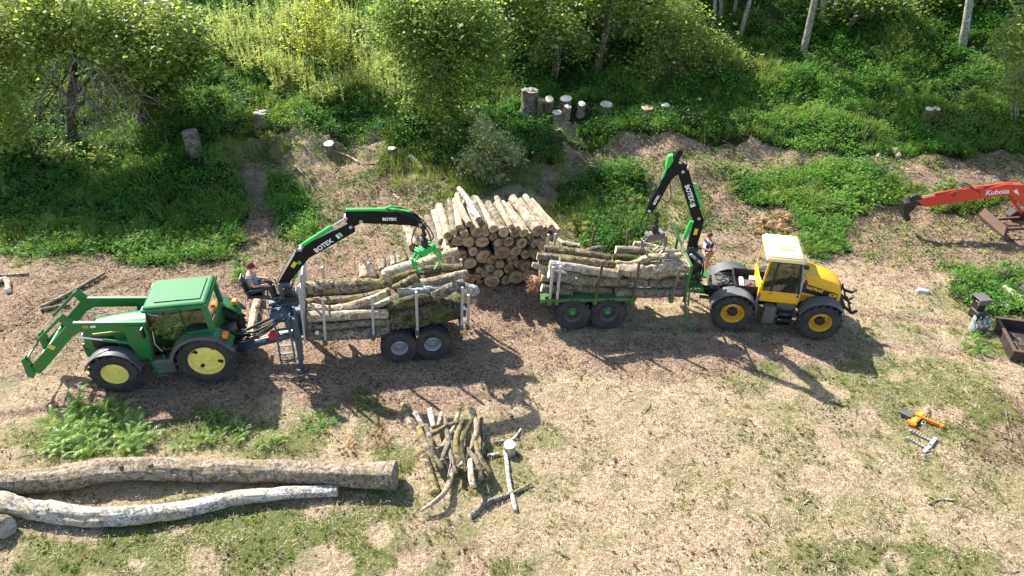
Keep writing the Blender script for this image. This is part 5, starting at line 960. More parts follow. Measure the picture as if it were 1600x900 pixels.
    for s in 'lr':
        hp, kn, an = V('hip_' + s), V('kne_' + s), V('ank_' + s); b0 = len(vs)
        if shorts: vs += [hp, hp.lerp(kn, .6)]; rd += [.115, .105]; ed += [(0, b0), (b0, b0 + 1)]
        else: vs += [hp, kn, kn.lerp(an, .5), an + (kn - an) * .08]; rd += [.112, .078, .072, .062]; ed += [(0, b0), (b0, b0 + 1), (b0 + 1, b0 + 2), (b0 + 2, b0 + 3)]
    skinmesh('shorts' if shorts else 'trousers', vs, ed, rd, M[legs], P, 0)
    for s in 'lr': a, t = V('ank_' + s), V('toe_' + s); skinmesh('boot', [a + Vector((0, 0, .05)), a - Vector((0, 0, .02)), t], [(0, 1), (1, 2)], [.055, .06, (.055, .04)], M['boot'], P, 0)
    return P
# seated crane operator: sits on the left crane's seat, faces the load
sp = F2.world((-3.86, yc, 2.50)); J = dict(pelvis=(0, 0, .10), chest=(-.02, 0, .46), neck=(.0, 0, .66), head=(.05, 0, .82), face=(1, .0, -.1), sho_l=(-.02, .19, .58), sho_r=(-.02, -.19, .58), elb_l=(.04, .25, .30), elb_r=(.04, -.25, .30), wri_l=(.30, .18, .28), wri_r=(.30, -.18, .28),
    hip_l=(.03, .10, .10), hip_r=(.03, -.10, .10), kne_l=(.46, .13, .16), kne_r=(.46, -.13, .16), ank_l=(.52, .12, -.28), ank_r=(.52, -.12, -.28), toe_l=(.66, .13, -.35), toe_r=(.66, -.13, -.35))
person('person', 'seated crane operator in maroon cap and grey t-shirt with hands on the levers', sp, F2.a, J, 'tee_grey', None, 'trouser', False, 'cap')
# standing man by the right crane
g2 = F3.world((4.72, .95, 0)); g2 = gz(1099, 428); J = dict(pelvis=(0, 0, .93), chest=(.0, 0, 1.26), neck=(.01, 0, 1.48), head=(.04, 0, 1.64), face=(1, 0, -.35), sho_l=(0, .20, 1.42), sho_r=(0, -.20, 1.42), elb_l=(.06, .25, 1.14), elb_r=(.06, -.25, 1.14), wri_l=(.28, .10, 1.20), wri_r=(.28, -.10, 1.20),
    hip_l=(0, .10, .92), hip_r=(0, -.10, .92), kne_l=(.03, .12, .50), kne_r=(.0, -.12, .50), ank_l=(-.02, .13, .08), ank_r=(-.05, -.14, .08), toe_l=(.16, .16, .03), toe_r=(.12, -.17, .03))
person('person', 'standing man in navy t-shirt and tan shorts working a remote beside the raised crane', g2, R(192), J, 'navy', 'pale_blue', 'tan', True, None)
rc = thing('remote_control', 'small black remote control held by the standing man', 'remote', g2 + Vector((-.36, -.08, 1.2)), R(192)); b = MB(); b.box((0, 0, 0), (.14, .2, .07)); b.cyl((0, -.05, .03), (0, -.05, .08), .01, 6); b.cyl((0, .05, .03), (0, .05, .08), .01, 6); b.build('housing', M['black'], rc, 0, .01)
BTEX = bpy.data.textures.new('bark_relief', 'CLOUDS'); BTEX.noise_scale = .14; BTEX.noise_depth = 3
OFFS = [None] * 6
# ============================================================ LOGS
def log(label, pts, rad, mat='log_grey', cut='cut', group=None, seed=0, lump=.07, name='log', cat='log', knots=2, seg=14, moss=None):
    pts = [Vector(p) for p in pts]; rg = random.Random(seed * 7 + 1); c = sum(pts, Vector()) / len(pts); P = []; Rr = []; n = len(pts); N = max(9, n * 3)
    if not hasattr(rad, '__len__'): rad = [rad * 1.04, rad * .94]
    for i in range(N):                                             # smooth path through the points
        t = i / (N - 1) * (n - 1); k = min(int(t), n - 2); f = t - k; p0, p1, p2, p3 = pts[max(k - 1, 0)], pts[k], pts[k + 1], pts[min(k + 2, n - 1)]
        q = .5 * ((2 * p1) + (p2 - p0) * f + (2 * p0 - 5 * p1 + 4 * p2 - p3) * f * f + (3 * p1 - p0 - 3 * p2 + p3) * f ** 3)
        r_ = np.interp(i / (N - 1), np.linspace(0, 1, len(rad)), rad) * (1 + rg.uniform(-.04, .04) * (lump / .07)); w = r_ * .10
        if 0 < i < N - 1: q = q + Vector((rg.uniform(-w, w), rg.uniform(-w, w), rg.uniform(-w, w)))
        P.append(q - c); Rr.append(float(r_))
    b = MB(); d0 = (P[1] - P[0]).normalized(); d1 = (P[-1] - P[-2]).normalized()
    b.tube([P[0] - d0 * .001] + P[1:], Rr, seg, 0, 0, lump, seed)
    b.f.pop(); b.f.pop(); b.mi.pop(); b.mi.pop()
    L0 = list(range(seg)); L1 = list(range((N - 1) * seg, N * seg))
    for loop, pc, dr, flip in ((L0, P[0], -d0, 1), (L1, P[-1], d1, 0)):
        b0 = len(b.v); tl = rg.uniform(-.25, .25)
        for k in loop: v = Vector(b.v[k]); b.v.append(tuple(pc + (v - pc) * .91 + dr * .006))
        hr = rg.uniform(.3, .62); off = Vector((rg.uniform(-.1, .1), rg.uniform(-.1, .1), rg.uniform(-.1, .1))) * (Vector(b.v[loop[0]]) - pc).length
        for k in loop: v = Vector(b.v[k]); b.v.append(tuple(pc + off - dr * off.dot(dr) + (v - pc) * hr * rg.uniform(.72, 1.2) + dr * .009))
        b.v.append(tuple(pc + dr * .012)); ci = b0 + 2 * seg
        for k in range(seg):
            k2 = (k + 1) % seg
            for q, mi_ in (((loop[k], loop[k2], b0 + k2, b0 + k), 0), ((b0 + k, b0 + k2, b0 + seg + k2, b0 + seg + k), 1), ((b0 + seg + k, b0 + seg + k2, ci), 2)): b.f.append(q[::-1] if flip else q); b.mi.append(mi_)
    for k in range(knots):                                         # branch stubs
        i = rg.randint(2, N - 3); a = rg.uniform(0, 6.28); d = (P[i + 1] - P[i]).normalized(); s = d.cross(Vector((math.cos(a), math.sin(a), .3))).normalized(); b.tube([P[i] + s * Rr[i] * .7, P[i] + s * Rr[i] * 1.12 + d * .02], [Rr[i] * .28, Rr[i] * .16], 8, 0, 1)
    o = b.build(name, [M[mat], M[cut], M['heart'] if cut == 'cut' else M[cut]], None, 50, loc=c); tag(o, label, cat, group)
    if max(rad) > .09:
        sb = o.modifiers.new('simple', 'SUBSURF'); sb.subdivision_type = 'SIMPLE'; sb.levels = sb.render_levels = 2; dm = o.modifiers.new('bark_relief', 'DISPLACE'); dm.texture = BTEX; dm.strength = .16 * max(rad) ** .7; dm.mid_level = .5
        dm.texture_coords = 'GLOBAL'
    return o
M['heart'] = mat_cut('heartwood', (.40, .24, .13), (.20, .11, .06))
def ordn(i): return ['first', 'second', 'third', 'fourth', 'fifth', 'sixth', 'seventh', 'eighth', 'ninth', 'tenth', 'eleventh', 'twelfth', 'thirteenth', 'fourteenth', 'fifteenth', 'sixteenth', 'seventeenth'][i]
# --- the stack: cut ends face the camera
def sp_(x, y): return 560 + x / 4.5, 280 + y / 4.5
ROWS = [('top', [(670, 375, 24), (712, 345, 30), (745, 388, 27), (780, 315, 23), (845, 285, 24), (895, 340, 28), (950, 350, 31), (1075, 335, 22), (1120, 345, 18), (1163, 380, 33), (1265, 362, 42), (1312, 360, 30), (1355, 340, 24), (1410, 372, 26)]),
        ('second', [(628, 400, 31), (835, 375, 42), (895, 380, 25), (1022, 375, 39), (1098, 385, 33), (1212, 400, 26), (1318, 402, 29), (1370, 412, 34)]),
        ('third', [(697, 437, 43), (776, 443, 43), (873, 445, 45), (948, 405, 33), (985, 447, 34), (1057, 440, 39), (1150, 450, 42), (1242, 450, 34), (1310, 470, 40)]),
        ('fourth', [(640, 520, 40), (722, 540, 47), (808, 512, 34), (880, 545, 54), (1015, 520, 54), (1108, 508, 43), (1178, 530, 36), (1250, 530, 42)]),
        ('fifth', [(660, 585, 42), (785, 592, 46), (940, 570, 40), (995, 600, 33), (1088, 572, 38), (1180, 615, 48), (1255, 610, 36)]),
        ('sixth', [(720, 650, 40), (850, 640, 24), (930, 630, 32), (1060, 632, 38), (1120, 600, 26), (890, 670, 28), (985, 665, 36)]),
        ('bottom', [(780, 700, 50), (838, 690, 27), (855, 745, 24), (940, 740, 58), (1040, 710, 40), (1110, 690, 56), (1200, 680, 45)])]
sd_ = 0
for rn, row in ROWS:
    row = sorted(row)
    for i, (x_, y_, r_) in enumerate(row):
        sd_ += 1; rg = random.Random(sd_); px, py = sp_(x_, y_); p = W(px, py, 19.95 + rg.uniform(-.08, .15) + (0 if rn == 'top' else .1)); fr = (x_ - 650) / 760; d = Vector((-.17 - .28 * fr + rg.uniform(-.06, .06), 1, 0)).normalized(); L_ = rg.uniform(1.95, 2.35); 
        if (x_, y_) == (845, 285): L_ = 2.3; d = Vector((-.36, 1, -.03)).normalized()
        p.z = max(p.z, r_ * .0052); q = p + d * L_ + Vector((0, 0, rg.uniform(-.03, .08) - (.0 if rn != 'top' else -.03))); m = p.lerp(q, .5) + Vector((rg.uniform(-.05, .05), 0, rg.uniform(-.03, .05)))
        if rn in ('top', 'second'): mat = rg.choice(['log_pale', 'log_pale', 'log_pale', 'log_grey']) if i not in (4,) else 'log_white'
        else: mat = rg.choice(['log_pale', 'log_grey', 'log_grey'])
        look = 'slim' if r_ < 29 else 'thick' if r_ > 41 else 'medium'
        if (x_, y_) == (845, 285): lab = 'longest white log, lying askew on top of the stack'
        else: lab = '%s %s log, %s from the left in the %s row of the log stack' % (look, {'log_pale': 'pale', 'log_grey': 'grey', 'log_white': 'white'}[mat], ordn(i), rn)
        log(lab, [p, m, q], [r_ * .0050, r_ * .0047, r_ * .0043], mat, 'cut', 'logs in the big stack', sd_, .06, knots=1)
# logs leaning and lying against the left flank of the stack
LEFT = [((600, 500, 20.3), (575, 400, 21.2), .11, 'log_pale', 'short pale log wedged between the grapple and the stack'), ((568, 515, 20.2), (490, 270, 22.6), .17, 'log_grey', 'long grey log lying against the left side of the stack'),
 ((385, 560, 20.6), (325, 400, 21.9), .11, 'log_grey', 'thin curved grey log left of the bright green grapple'), ((390, 480, 21.0), (335, 325, 22.4), .18, 'log_pale', 'stout pale log behind the bright green grapple'),
 ((330, 590, 20.7), (285, 480, 21.6), .15, 'log_mossy', 'yellow mossy log left of the bright green grapple'), ((245, 610, 20.8), (235, 540, 21.4), .10, 'log_white', 'short white log end beside the mossy log'),
 ((200, 700, 20.2), (135, 575, 21.2), .14, 'log_pale', 'tan log leaning behind the middle of the left trailer'), ((105, 700, 20.2), (70, 600, 21.0), .14, 'log_grey', 'grey brown log behind the left trailer, next to the two upright rounds'), ((35, 700, 20.2), (25, 605, 20.9), .15, 'log_pale', 'broad pale log end furthest left behind the left trailer'),
 ((430, 540, 20.7), (400, 400, 21.8), .13, 'log_grey', 'grey log half hidden right of the thin curved one'), ((520, 540, 20.4), (470, 390, 21.6), .12, 'log_pale', 'pale log in front of the long grey one on the left flank of the stack'), ((290, 600, 20.6), (262, 500, 21.4), .11, 'log_grey', 'grey log tucked against the yellow mossy one'), ((165, 640, 20.6), (170, 560, 21.3), .11, 'log_grey', 'dark log between the tan leaning one and the white log end'), ((590, 440, 20.6), (530, 230, 22.6), .13, 'log_pale', 'long pale log on the outer left edge of the stack'), ((640, 470, 20.2), (600, 330, 21.6), .13, 'log_grey', 'grey log under the pale ones on the left edge of the stack'),
 ((660, 560, 20.4), (560, 340, 22.3), .12, 'log_pale', 'slim pale log slanting down the left flank of the stack'), ((620, 380, 20.9), (560, 200, 22.6), .12, 'log_pale', 'pale log sloping at the top left corner of the stack')]
for i, (a, c_, r_, mat, lab) in enumerate(LEFT):
    p = W(*sp_(a[0], a[1]), a[2]); q = W(*sp_(c_[0], c_[1]), c_[2]); p.z = max(p.z, hz(p.x, p.y) + r_ * .6); q.z = max(q.z, hz(q.x, q.y) + r_ * .6); log(lab, [p, p.lerp(q, .5) + Vector((.04, 0, -.03)), q], r_, mat, 'cut', None, 200 + i)
for i, (a, c_, r_, mat, lab) in enumerate([((1440, 450, 20.8), (1560, 470, 20.5), .09, 'log_white', 'white split branch on the ground right of the stack'), ((1400, 420, 21.5), (1480, 480, 20.8), .07, 'log_pale', 'thin pale branch poking out right of the stack')]):
    p = W(*sp_(a[0], a[1]), a[2]); q = W(*sp_(c_[0], c_[1]), c_[2]); p.z = max(p.z, .1); q.z = max(q.z, .08); log(lab, [p, p.lerp(q, .5), q], r_, mat, 'cut_white', None, 230 + i, name='branch', cat='branch')
# --- load of the left trailer
def lw(F_, x, y, lat, k=0):
    px, py = (460 + x / 5.293, 390 + y / 5.294) if k == 0 else (820 + x / 5.714, 370 + y / 5.715)
    return F_.world(F_.L(px, py, lat))
LL = [([(75, 335), (400, 305), (780, 295)], (.30, .35, .40), [.235, .25, .22], 'log_mossy', 'huge mossy log lying on top at the front of the left load'),
 ([(100, 440), (330, 425), (560, 400), (790, 345)], (-.1, -.1, -.1, 0), .125, 'log_mossy', 'wavy mossy log directly below the huge top log of the left load'),
 ([(112, 482), (310, 492), (520, 450), (768, 360)], (-.40, -.42, -.42, -.35), .125, 'log_pale', 'curved tan log crossing upwards in the front half of the left load'),
 ([(520, 495), (690, 460), (798, 412)], (-.35, -.35, -.3), .11, 'log_pale', 'short pale log poking out at mid height of the left load'),
 ([(112, 560), (420, 540), (775, 528)], (-.68, -.68, -.68), .16, 'log_pale', 'pale thick log third from the bottom behind the near stakes of the left trailer'),
 ([(112, 640), (400, 628), (560, 605), (790, 600)], (-.78, -.78, -.78, -.78), .115, 'log_grey', 'slim grey log second from the bottom behind the near stakes of the left trailer'),
 ([(112, 705), (450, 690), (790, 668)], (-.74, -.74, -.74), [.19, .21, .20], 'log_grey', 'bottom log at the front of the left load behind the near stakes'),
 ([(150, 610), (450, 590), (780, 575)], (-.2, -.2, -.2), .2, 'log_grey', 'dark log buried in the middle of the left load'),
 ([(120, 520), (450, 490), (790, 470)], (.25, .25, .25), .22, 'log_grey', 'log buried under the wavy mossy log of the left load'),
 ([(800, 560), (1000, 535), (1200, 510), (1375, 470)], (-.55, -.52, -.5, -.45), [.40, .44, .42, .36], 'log_dark', 'enormous dark mossy trunk filling the rear of the left trailer'),
 ([(790, 500), (900, 440), (1050, 405), (1220, 400)], (-.62, -.6, -.55, -.5), [.15, .17, .16, .14], 'log_dark', 'dark mossy log draped over the enormous trunk'),
 ([(1150, 390), (1270, 330), (1400, 275)], (-.70, -.62, -.5), [.135, .16, .17], 'log_grey', 'grey lichen log with a round pale end pointing at the camera in the left load'),
 ([(855, 365), (1050, 345), (1250, 318)], (-.1, -.05, 0), .145, 'log_white', 'pale debarked log in the rear half of the left load'),
 ([(825, 325), (920, 275), (1020, 225)], (.15, .2, .25), .13, 'log_mossy', 'short mossy log slanting between the pale one and the far logs'),
 ([(800, 245), (930, 215), (1090, 165), (1390, 150)], (.55, .52, .5, .5), .14, 'log_mossy', 'long mossy log along the far side of the left load'),
 ([(1000, 300), (1200, 250), (1430, 200)], (.15, .2, .3), .15, 'log_pale', 'dusty log next to the long mossy one at the rear of the left load'),
 ([(1390, 330), (1440, 335), (1475, 345)], (-.2, -.15, -.1), .22, 'log_white', 'thick pale log end sticking out at the rear of the left load'),
 ([(1250, 430), (1370, 425), (1500, 432)], (-.1, -.1, -.1), .08, 'log_pale', 'thin pale log end below the thick one at the rear of the left load'),
 ([(850, 480), (1100, 450), (1420, 420)], (.2, .25, .3), .26, 'log_grey', 'log buried in the rear half of the left load'),
 ([(700, 300), (690, 250)], (.75, .9), .0, '', '')]
for i, (P, lat, r_, mat, lab) in enumerate(LL[:-1]):
    log(lab, [lw(F2, x_, y_, lat[k]) for k, (x_, y_) in enumerate(P)], r_, mat, 'cut', None, 300 + i, .09, knots=2)
log('log hanging in the bright green grapple', [lw(F2, 755, 190, .25), lw(F2, 1060, 100, .18), lw(F2, 1355, 12, .12)], .135, 'log_pale', 'cut', None, 330)
log('short broad log end standing up between the halves of the left load', [lw(F2, 795, 300, .35), lw(F2, 750, 200, .5)], .12, 'log_pale', 'cut', None, 331, knots=0)
log('tiny cut log end peeping out at the bottom front of the left load', [lw(F2, 205, 690, -.80), lw(F2, 186, 686, -.98)], .075, 'log_pale', 'cut_white', None, 332, knots=0)
# --- load of the right trailer
RL = [([(150, 455), (280, 475), (425, 500)], (-.86, -.86, -.86), [.14, .14, .09], 'log_grey', 'short rough log with a pale sawn end at the bottom rear of the right load'),
 ([(300, 445), (550, 465), (775, 485)], (-.68, -.68, -.68), .15, 'log_grey', 'reddish grey log lowest in the rear half of the right load'),
 ([(215, 325), (420, 365), (620, 385), (820, 400)], (-.72, -.72, -.72, -.72), [.17, .19, .19, .18], 'log_grey', 'large grey lichen log with a pale end in the middle of the right load'),
 ([(222, 245), (520, 285), (840, 335)], (-.86, -.84, -.82), .135, 'log_white', 'smooth pale log on the near top edge of the right load'),
 ([(845, 410), (1150, 412), (1440, 425)], (-.78, -.78, -.78), .14, 'log_grey', 'upper one of two straight grey logs low at the front of the right load'),
 ([(808, 500), (1100, 492), (1430, 490)], (-.80, -.80, -.80), .185, 'log_grey', 'lower one of two straight grey logs at the front of the right load'),
 ([(825, 285), (1000, 310), (1180, 310), (1330, 255), (1450, 262)], (-.72, -.72, -.7, -.68, -.66), [.15, .2, .23, .22, .2], 'log_pale', 'big knobbly tan log with a swollen end at the front of the right load'),
 ([(805, 242), (950, 248), (1090, 195), (1240, 175), (1390, 165)], (-.38, -.38, -.36, -.34, -.32), .11, 'log_pale', 'curved pale log behind the knobbly one'),
 ([(310, 208), (560, 222), (820, 248)], (-.45, -.45, -.45), .12, 'log_mossy', 'greenish log behind the smooth pale one on the right trailer'),
 ([(178, 105), (400, 130), (590, 158), (770, 188)], (.22, .15, .05, 0), .11, 'log_mossy', 'long yellow mossy log high on the rear of the right load'),
 ([(112, 172), (280, 185), (440, 205)], (-.15, -.15, -.15), .12, 'log_grey', 'grey log with a pale end at the rear top of the right load'),
 ([(560, 125), (650, 100), (720, 102)], (.5, .5, .5), .09, 'log_grey', 'short dark log at the far side middle of the right load'),
 ([(812, 115), (1100, 130), (1380, 158)], (.40, .38, .36), .145, 'log_grey', 'grey log with a round pale end under the pale grapple'),
 ([(790, 188), (900, 190), (1010, 205)], (.05, .05, .05), .13, 'log_dark', 'dark brown log between the front and rear halves of the right load'),
 ([(975, 65), (1100, 90), (1330, 135)], (.72, .7, .68), .12, 'log_pale', 'pale log on the far side held by the pale grapple'),
 ([(68, 250), (250, 290), (500, 330)], (-.35, -.35, -.35), .09, 'log_white', 'thin white log end hanging out at the rear of the right load'),
 ([(120, 235), (400, 260), (780, 300)], (-.15, -.15, -.15), .13, 'log_mossy', 'short log end below the grey one at the rear of the right load'),
 ([(130, 310), (400, 330), (800, 380)], (.1, .1, .1), .17, 'log_pale', 'squared tan log end at the rear of the right load'),
 ([(150, 365), (400, 380), (800, 420)], (-.4, -.4, -.4), .13, 'log_pale', 'reddish log end above the short rough log of the right load'),
 ([(860, 350), (1100, 360), (1430, 370)], (-.25, -.25, -.25), .22, 'log_grey', 'log buried in the front half of the right load'),
 ([(830, 290), (1100, 290), (1420, 300)], (.3, .3, .3), .24, 'log_grey', 'log buried behind the knobbly one on the right trailer')]
for i, (P, lat, r_, mat, lab) in enumerate(RL):
    log(lab, [lw(F3, x_, y_, lat[k], 1) for k, (x_, y_) in enumerate(P)], r_, mat, 'cut_white' if 'pale' in lab and 'end' in lab else 'cut', None, 400 + i, .09 if 'knobbly' not in lab else .2, knots=2 if 'knobbly' not in lab else 5)
# root plate, brown and fibrous
rp = lw(F3, 95, 425, -.35, 1); b = MB(); rg = random.Random(3)
b.tube([(.45, 0, 0), (.2, 0, 0), (0, 0, 0), (-.14, 0, 0), (-.20, 0, 0)], [.16, .22, .30, .26, .12], 14, 0, lump=.25, seed=4)
for i in range(46): a = rg.uniform(0, 6.28); r_ = rg.uniform(.05, .27); p = Vector((-.1, r_ * math.cos(a), r_ * math.sin(a))); b.tube([p, p + Vector((-.16, .1 * math.cos(a), .1 * math.sin(a))) * rg.uniform(.6, 1.4)], [.022, .006], 5, 0)
M['root'] = mat_bark('root_fibre', (.10, .045, .02), (.28, .14, .07), (.45, .27, .15)); o = b.build('root_ball', M['root'], None, 50, loc=rp, rz=F3.a); tag(o, 'shaggy reddish brown root ball at the rear end of the right load', 'root ball')
P = lw(F3, 1130, 140, .1, 1); A = np.array([tuple(P)]); cast('leafy_sprig', '', [leaf_clump(60, .4, .12, 5, .5)], A[:, 0], A[:, 1], A[:, 2], M['leaf_yellow'], np.array([.75]), np.array([.5])); o = bpy.data.objects['leafy_sprig']; del o['kind']; tag(o, 'yellow green leafy sprig stuck between logs of the right load', 'sprig')
# --- two fallen trunks in the foreground, branch heap
def gl(P, rr): return [gz(a, c_, r_ * .9) + Vector((0, 0, hz(*gz(a, c_, 0).xy))) for (a, c_), r_ in zip(P, rr)]
rr = [.33, .30, .29, .29, .30, .36]; log('long thick fallen trunk, the upper one lying in the foreground', gl([(-60, 762), (60, 752), (190, 737), (330, 733), (460, 738), (618, 745)], rr), rr, 'log_tan', 'cut_grey', None, 500, .13, name='fallen_trunk', cat='trunk', knots=7, seg=20)
rr = [.25, .23, .21, .20, .17, .15]; log('slimmer whitish curved fallen trunk in front of the thick one', gl([(-40, 775), (40, 795), (130, 808), (260, 800), (390, 777), (528, 768)], rr), rr, 'log_white', 'cut', None, 501, .13, name='fallen_trunk', cat='trunk', knots=5, seg=18)
log('sawn log end at the left edge below the two fallen trunks', [gz(-40, 815, .25), gz(10, 825, .25)], .25, 'log_grey', 'cut_grey', None, 502, knots=0, name='log_piece', cat='log')
HEAP = [([(632, 632), (652, 690), (680, 770)], [.13, .15, .12], 'log_mossy', 'long straight mossy branch at the left of the branch heap'),
 ([(648, 645), (662, 668)], .07, 'log_white', 'short white stick right of the long mossy branch'), ([(672, 640), (678, 668)], .08, 'log_white', 'split white stick at the top of the branch heap'), ([(690, 645), (685, 665)], .055, 'log_pale', 'thin tan stick at the top of the heap'),
 ([(738, 640), (745, 670), (735, 700), (720, 728)], [.07, .075, .07, .06], 'log_pale', 'long wavy branch on the right side of the heap'),
 ([(722, 658), (712, 690), (718, 725)], .085, 'log_mossy', 'stout mossy stick in the middle of the heap'), ([(672, 680), (700, 665), (720, 658)], .065, 'log_mossy', 'bent mossy stick across the top of the heap'),
 ([(680, 705), (700, 722), (705, 745), (690, 775), (658, 798)], [.075, .075, .07, .065, .035], 'log_pale', 'hook shaped branch curling out of the heap towards the camera'), ([(742, 690), (750, 715), (765, 738)], .07, 'log_mossy', 'mossy stick leaving the heap to the right'),
 ([(715, 728), (740, 735), (762, 732)], .05, 'log_mossy', 'thin mossy stick at the right foot of the heap'), ([(735, 720), (736, 745), (740, 762)], .08, 'log_pale', 'short tan log with a cut end at the foot of the heap'),
 ([(665, 665), (673, 690), (678, 712)], .07, 'log_grey', 'grey stick inside the left of the heap'), ([(700, 670), (702, 700), (712, 738)], .065, 'log_grey', 'grey stick inside the middle of the heap'), ([(660, 705), (690, 698), (708, 682)], .022, 'bark_dead', 'thin twig across the heap'),
 ([(752, 655), (755, 690), (752, 712)], .055, 'log_grey', 'grey stick on the far right of the heap'), ([(655, 668), (668, 700), (690, 730)], .08, 'log_mossy', 'mossy stick lying close along the inner side of the long mossy branch'), ([(718, 640), (708, 668), (690, 700)], .06, 'log_pale', 'tan stick sloping down left from the top of the heap'), ([(728, 700), (745, 722), (752, 748)], .07, 'log_grey', 'dark stick low on the right of the heap'), ([(690, 722), (700, 690), (695, 655)], .07, 'log_grey', 'upright looking grey stick under the hook shaped branch'), ([(742, 650), (722, 690), (728, 735)], .055, 'log_dark', 'dark stick under the long wavy branch'),
 ([(700, 745), (706, 715), (712, 690)], .02, 'bark_dead', 'thin twig standing in the heap')]
for i, (P, r_, mat, lab) in enumerate(HEAP):
    h0 = .08 + (.28 if 640 < P[0][0] < 745 and i not in (0, 7) else 0) + .03 * (i % 4); pts = [gz(a, c_, h0 + (.12 * (k % 2) if i > 2 else 0)) for k, (a, c_) in enumerate(P)]; log(lab, pts, r_, mat, 'cut', None, 520 + i, .1, name='branch', cat='branch', knots=1, seg=9)
LOOSE = [([(735, 811), (765, 788), (800, 775), (830, 758)], [.075, .065, .055, .03], 'log_grey', 'grey stick crossing the white one right of the heap'), ([(790, 708), (795, 755), (805, 800)], [.06, .06, .055], 'log_white', 'straight white stick standing out below the sawn block'), ([(798, 690), (808, 682), (815, 672)], .035, 'log_white', 'thin forked stick above the sawn block'), ([(762, 715), (780, 712)], .05, 'log_white', 'short white chip of wood left of the sawn block'), ([(772, 694), (790, 692)], .05, 'log_grey', 'grey stub left of the sawn block'),
 ([(66, 485), (110, 462), (165, 430)], [.09, .075, .05], 'log_grey', 'long grey branch lying behind the loader arms'), ([(66, 488), (90, 483), (110, 480)], .07, 'log_grey', 'short log at the foot of the long grey branch'), ([(0, 432), (45, 430)], .04, 'bark_dead', 'thin bare stick at the left edge of the clearing'), ([(-20, 455), (10, 440), (15, 458)], .10, 'log_pale', 'pale chunk of wood at the left edge'),
 ([(405, 470), (398, 500), (392, 540)], [.15, .15, .16], 'log_pale', 'pale brown log leaning behind the operator seat'), ([(1135, 522), (1165, 532), (1185, 541), (1198, 522)], [.03, .03, .02, .015], 'bark_dead', 'forked twig on the ground in front of the yellow tractor'),
 ([(1255, 700 + 90), (1265, 782)], .02, 'bark_dead', 'small twig on the straw at lower right'), ([(1450, 788), (1470, 782), (1490, 785)], .022, 'bark_dead', 'dark twigs on the grass at lower right'), ([(1570, 640), (1575, 665), (1580, 690)], .015, 'bark_dead', 'thin twig on the bare track at the right edge'),
 ([(460, 260), (480, 280), (490, 300)], .03, 'log_pale', 'pale peeled stick on the bare bank right of the track'), ([(520, 238), (545, 246), (560, 256)], .05, 'log_pale', 'pale stick beside the small sawn stump'), ([(640, 248), (655, 262), (660, 270)], .12, 'log_pale', 'short stub of log on the bank above the stack'), ([(555, 250), (575, 258), (600, 255)], .025, 'bark_dead', 'thin crooked branch on the bank above the left crane'),
 ([(250, 195), (258, 215), (262, 232)], .06, 'log_grey', 'crooked grey branch standing left of the tall stump'), ([(615, 305), (650, 335), (668, 350)], .03, 'log_pale', 'slim white pole lying between the crane arm and the stack'),
 ([(1395, 238), (1402, 248), (1398, 250)], .14, 'log_pale', 'short orange ended log on the far right bank'), ([(1370, 246), (1385, 250)], .1, 'log_grey', 'dark log beside the orange ended one'), ([(1565, 455), (1590, 472), (1625, 495)], .15, 'log_pale', 'pale log by the bracken at the right edge'), ([(1590, 452), (1640, 480)], .22, 'log_grey', 'thick grey log at the right edge beyond the metal trough'), ([(1545, 465), (1575, 485)], .1, 'log_white', 'weathered white log left of the pale one at the right edge')]
for i, (P, r_, mat, lab) in enumerate(LOOSE):
    r0 = r_[0] if hasattr(r_, '__len__') else r_; pts = []
    for k, (a, c_) in enumerate(P): p = T(a, c_); pts.append(p + Vector((0, 0, r0 * .7 + .02)))
    if len(pts) == 2: pts.insert(1, pts[0].lerp(pts[1], .5))
    log(lab, pts, r_, mat, 'cut_white' if 'pale' in lab or 'white' in lab else 'cut', None, 560 + i, .1, name='branch' if r0 < .1 else 'log', cat='branch' if r0 < .1 else 'log', knots=0, seg=9)
p = gz(796, 700, .16); b = MB(); b.tube([(0, 0, -.16), (0, 0, .14)], [.17, .155], 14, 0, 1, .08, 4); o = b.build('sawn_block', [M['log_pale'], M['cut_white']], None, 50, loc=p, rz=.3); tag(o, 'small sawn wooden block at the head of the white stick', 'block')
p = T(1441, 458); b = MB(); b.box((0, 0, .07), (.42, .26, .14), 0, None, (.8, .75)); o = b.build('stone', M['galv'], None, 30, .03, loc=p, rz=-.4); tag(o, 'small pale angular stone alone on the straw near the metal grapple', 'stone')
# --- stumps on the bank
def stump(label, px, py, r_, h_, tilt=(0, 0), cut='cut_white', mat='log_grey', flare=1.25, seed=0):
    p = T(px, py) - Vector((0, 0, .04)); b = MB(); top = Vector((tilt[0] * h_, tilt[1] * h_, h_ + .12)); n = 7
    pts = [top * (i / n) for i in range(n + 1)]; b.tube(pts, [r_ * (flare - (flare - 1) * min(1, i / 3)) for i in range(n + 1)], 16, 0, 0, .09, seed); b.f.pop(); b.mi.pop()
    k0 = n * 16; c0 = len(b.v); up = (pts[-1] - pts[-2]).normalized()
    for k in range(16): b.v.append(tuple(pts[-1] + (Vector(b.v[k0 + k]) - pts[-1]) * .93 + up * .008))
    b.v.append(tuple(pts[-1] + up * .012))
    for k in range(16): k2 = (k + 1) % 16; b.f += [(k0 + k, k0 + k2, c0 + k2, c0 + k), (c0 + k, c0 + k2, c0 + 16)]; b.mi += [0, 1]
    o = b.build('tree_stump', [M[mat], M[cut]], None, 50, loc=p); return tag(o, label, 'stump')
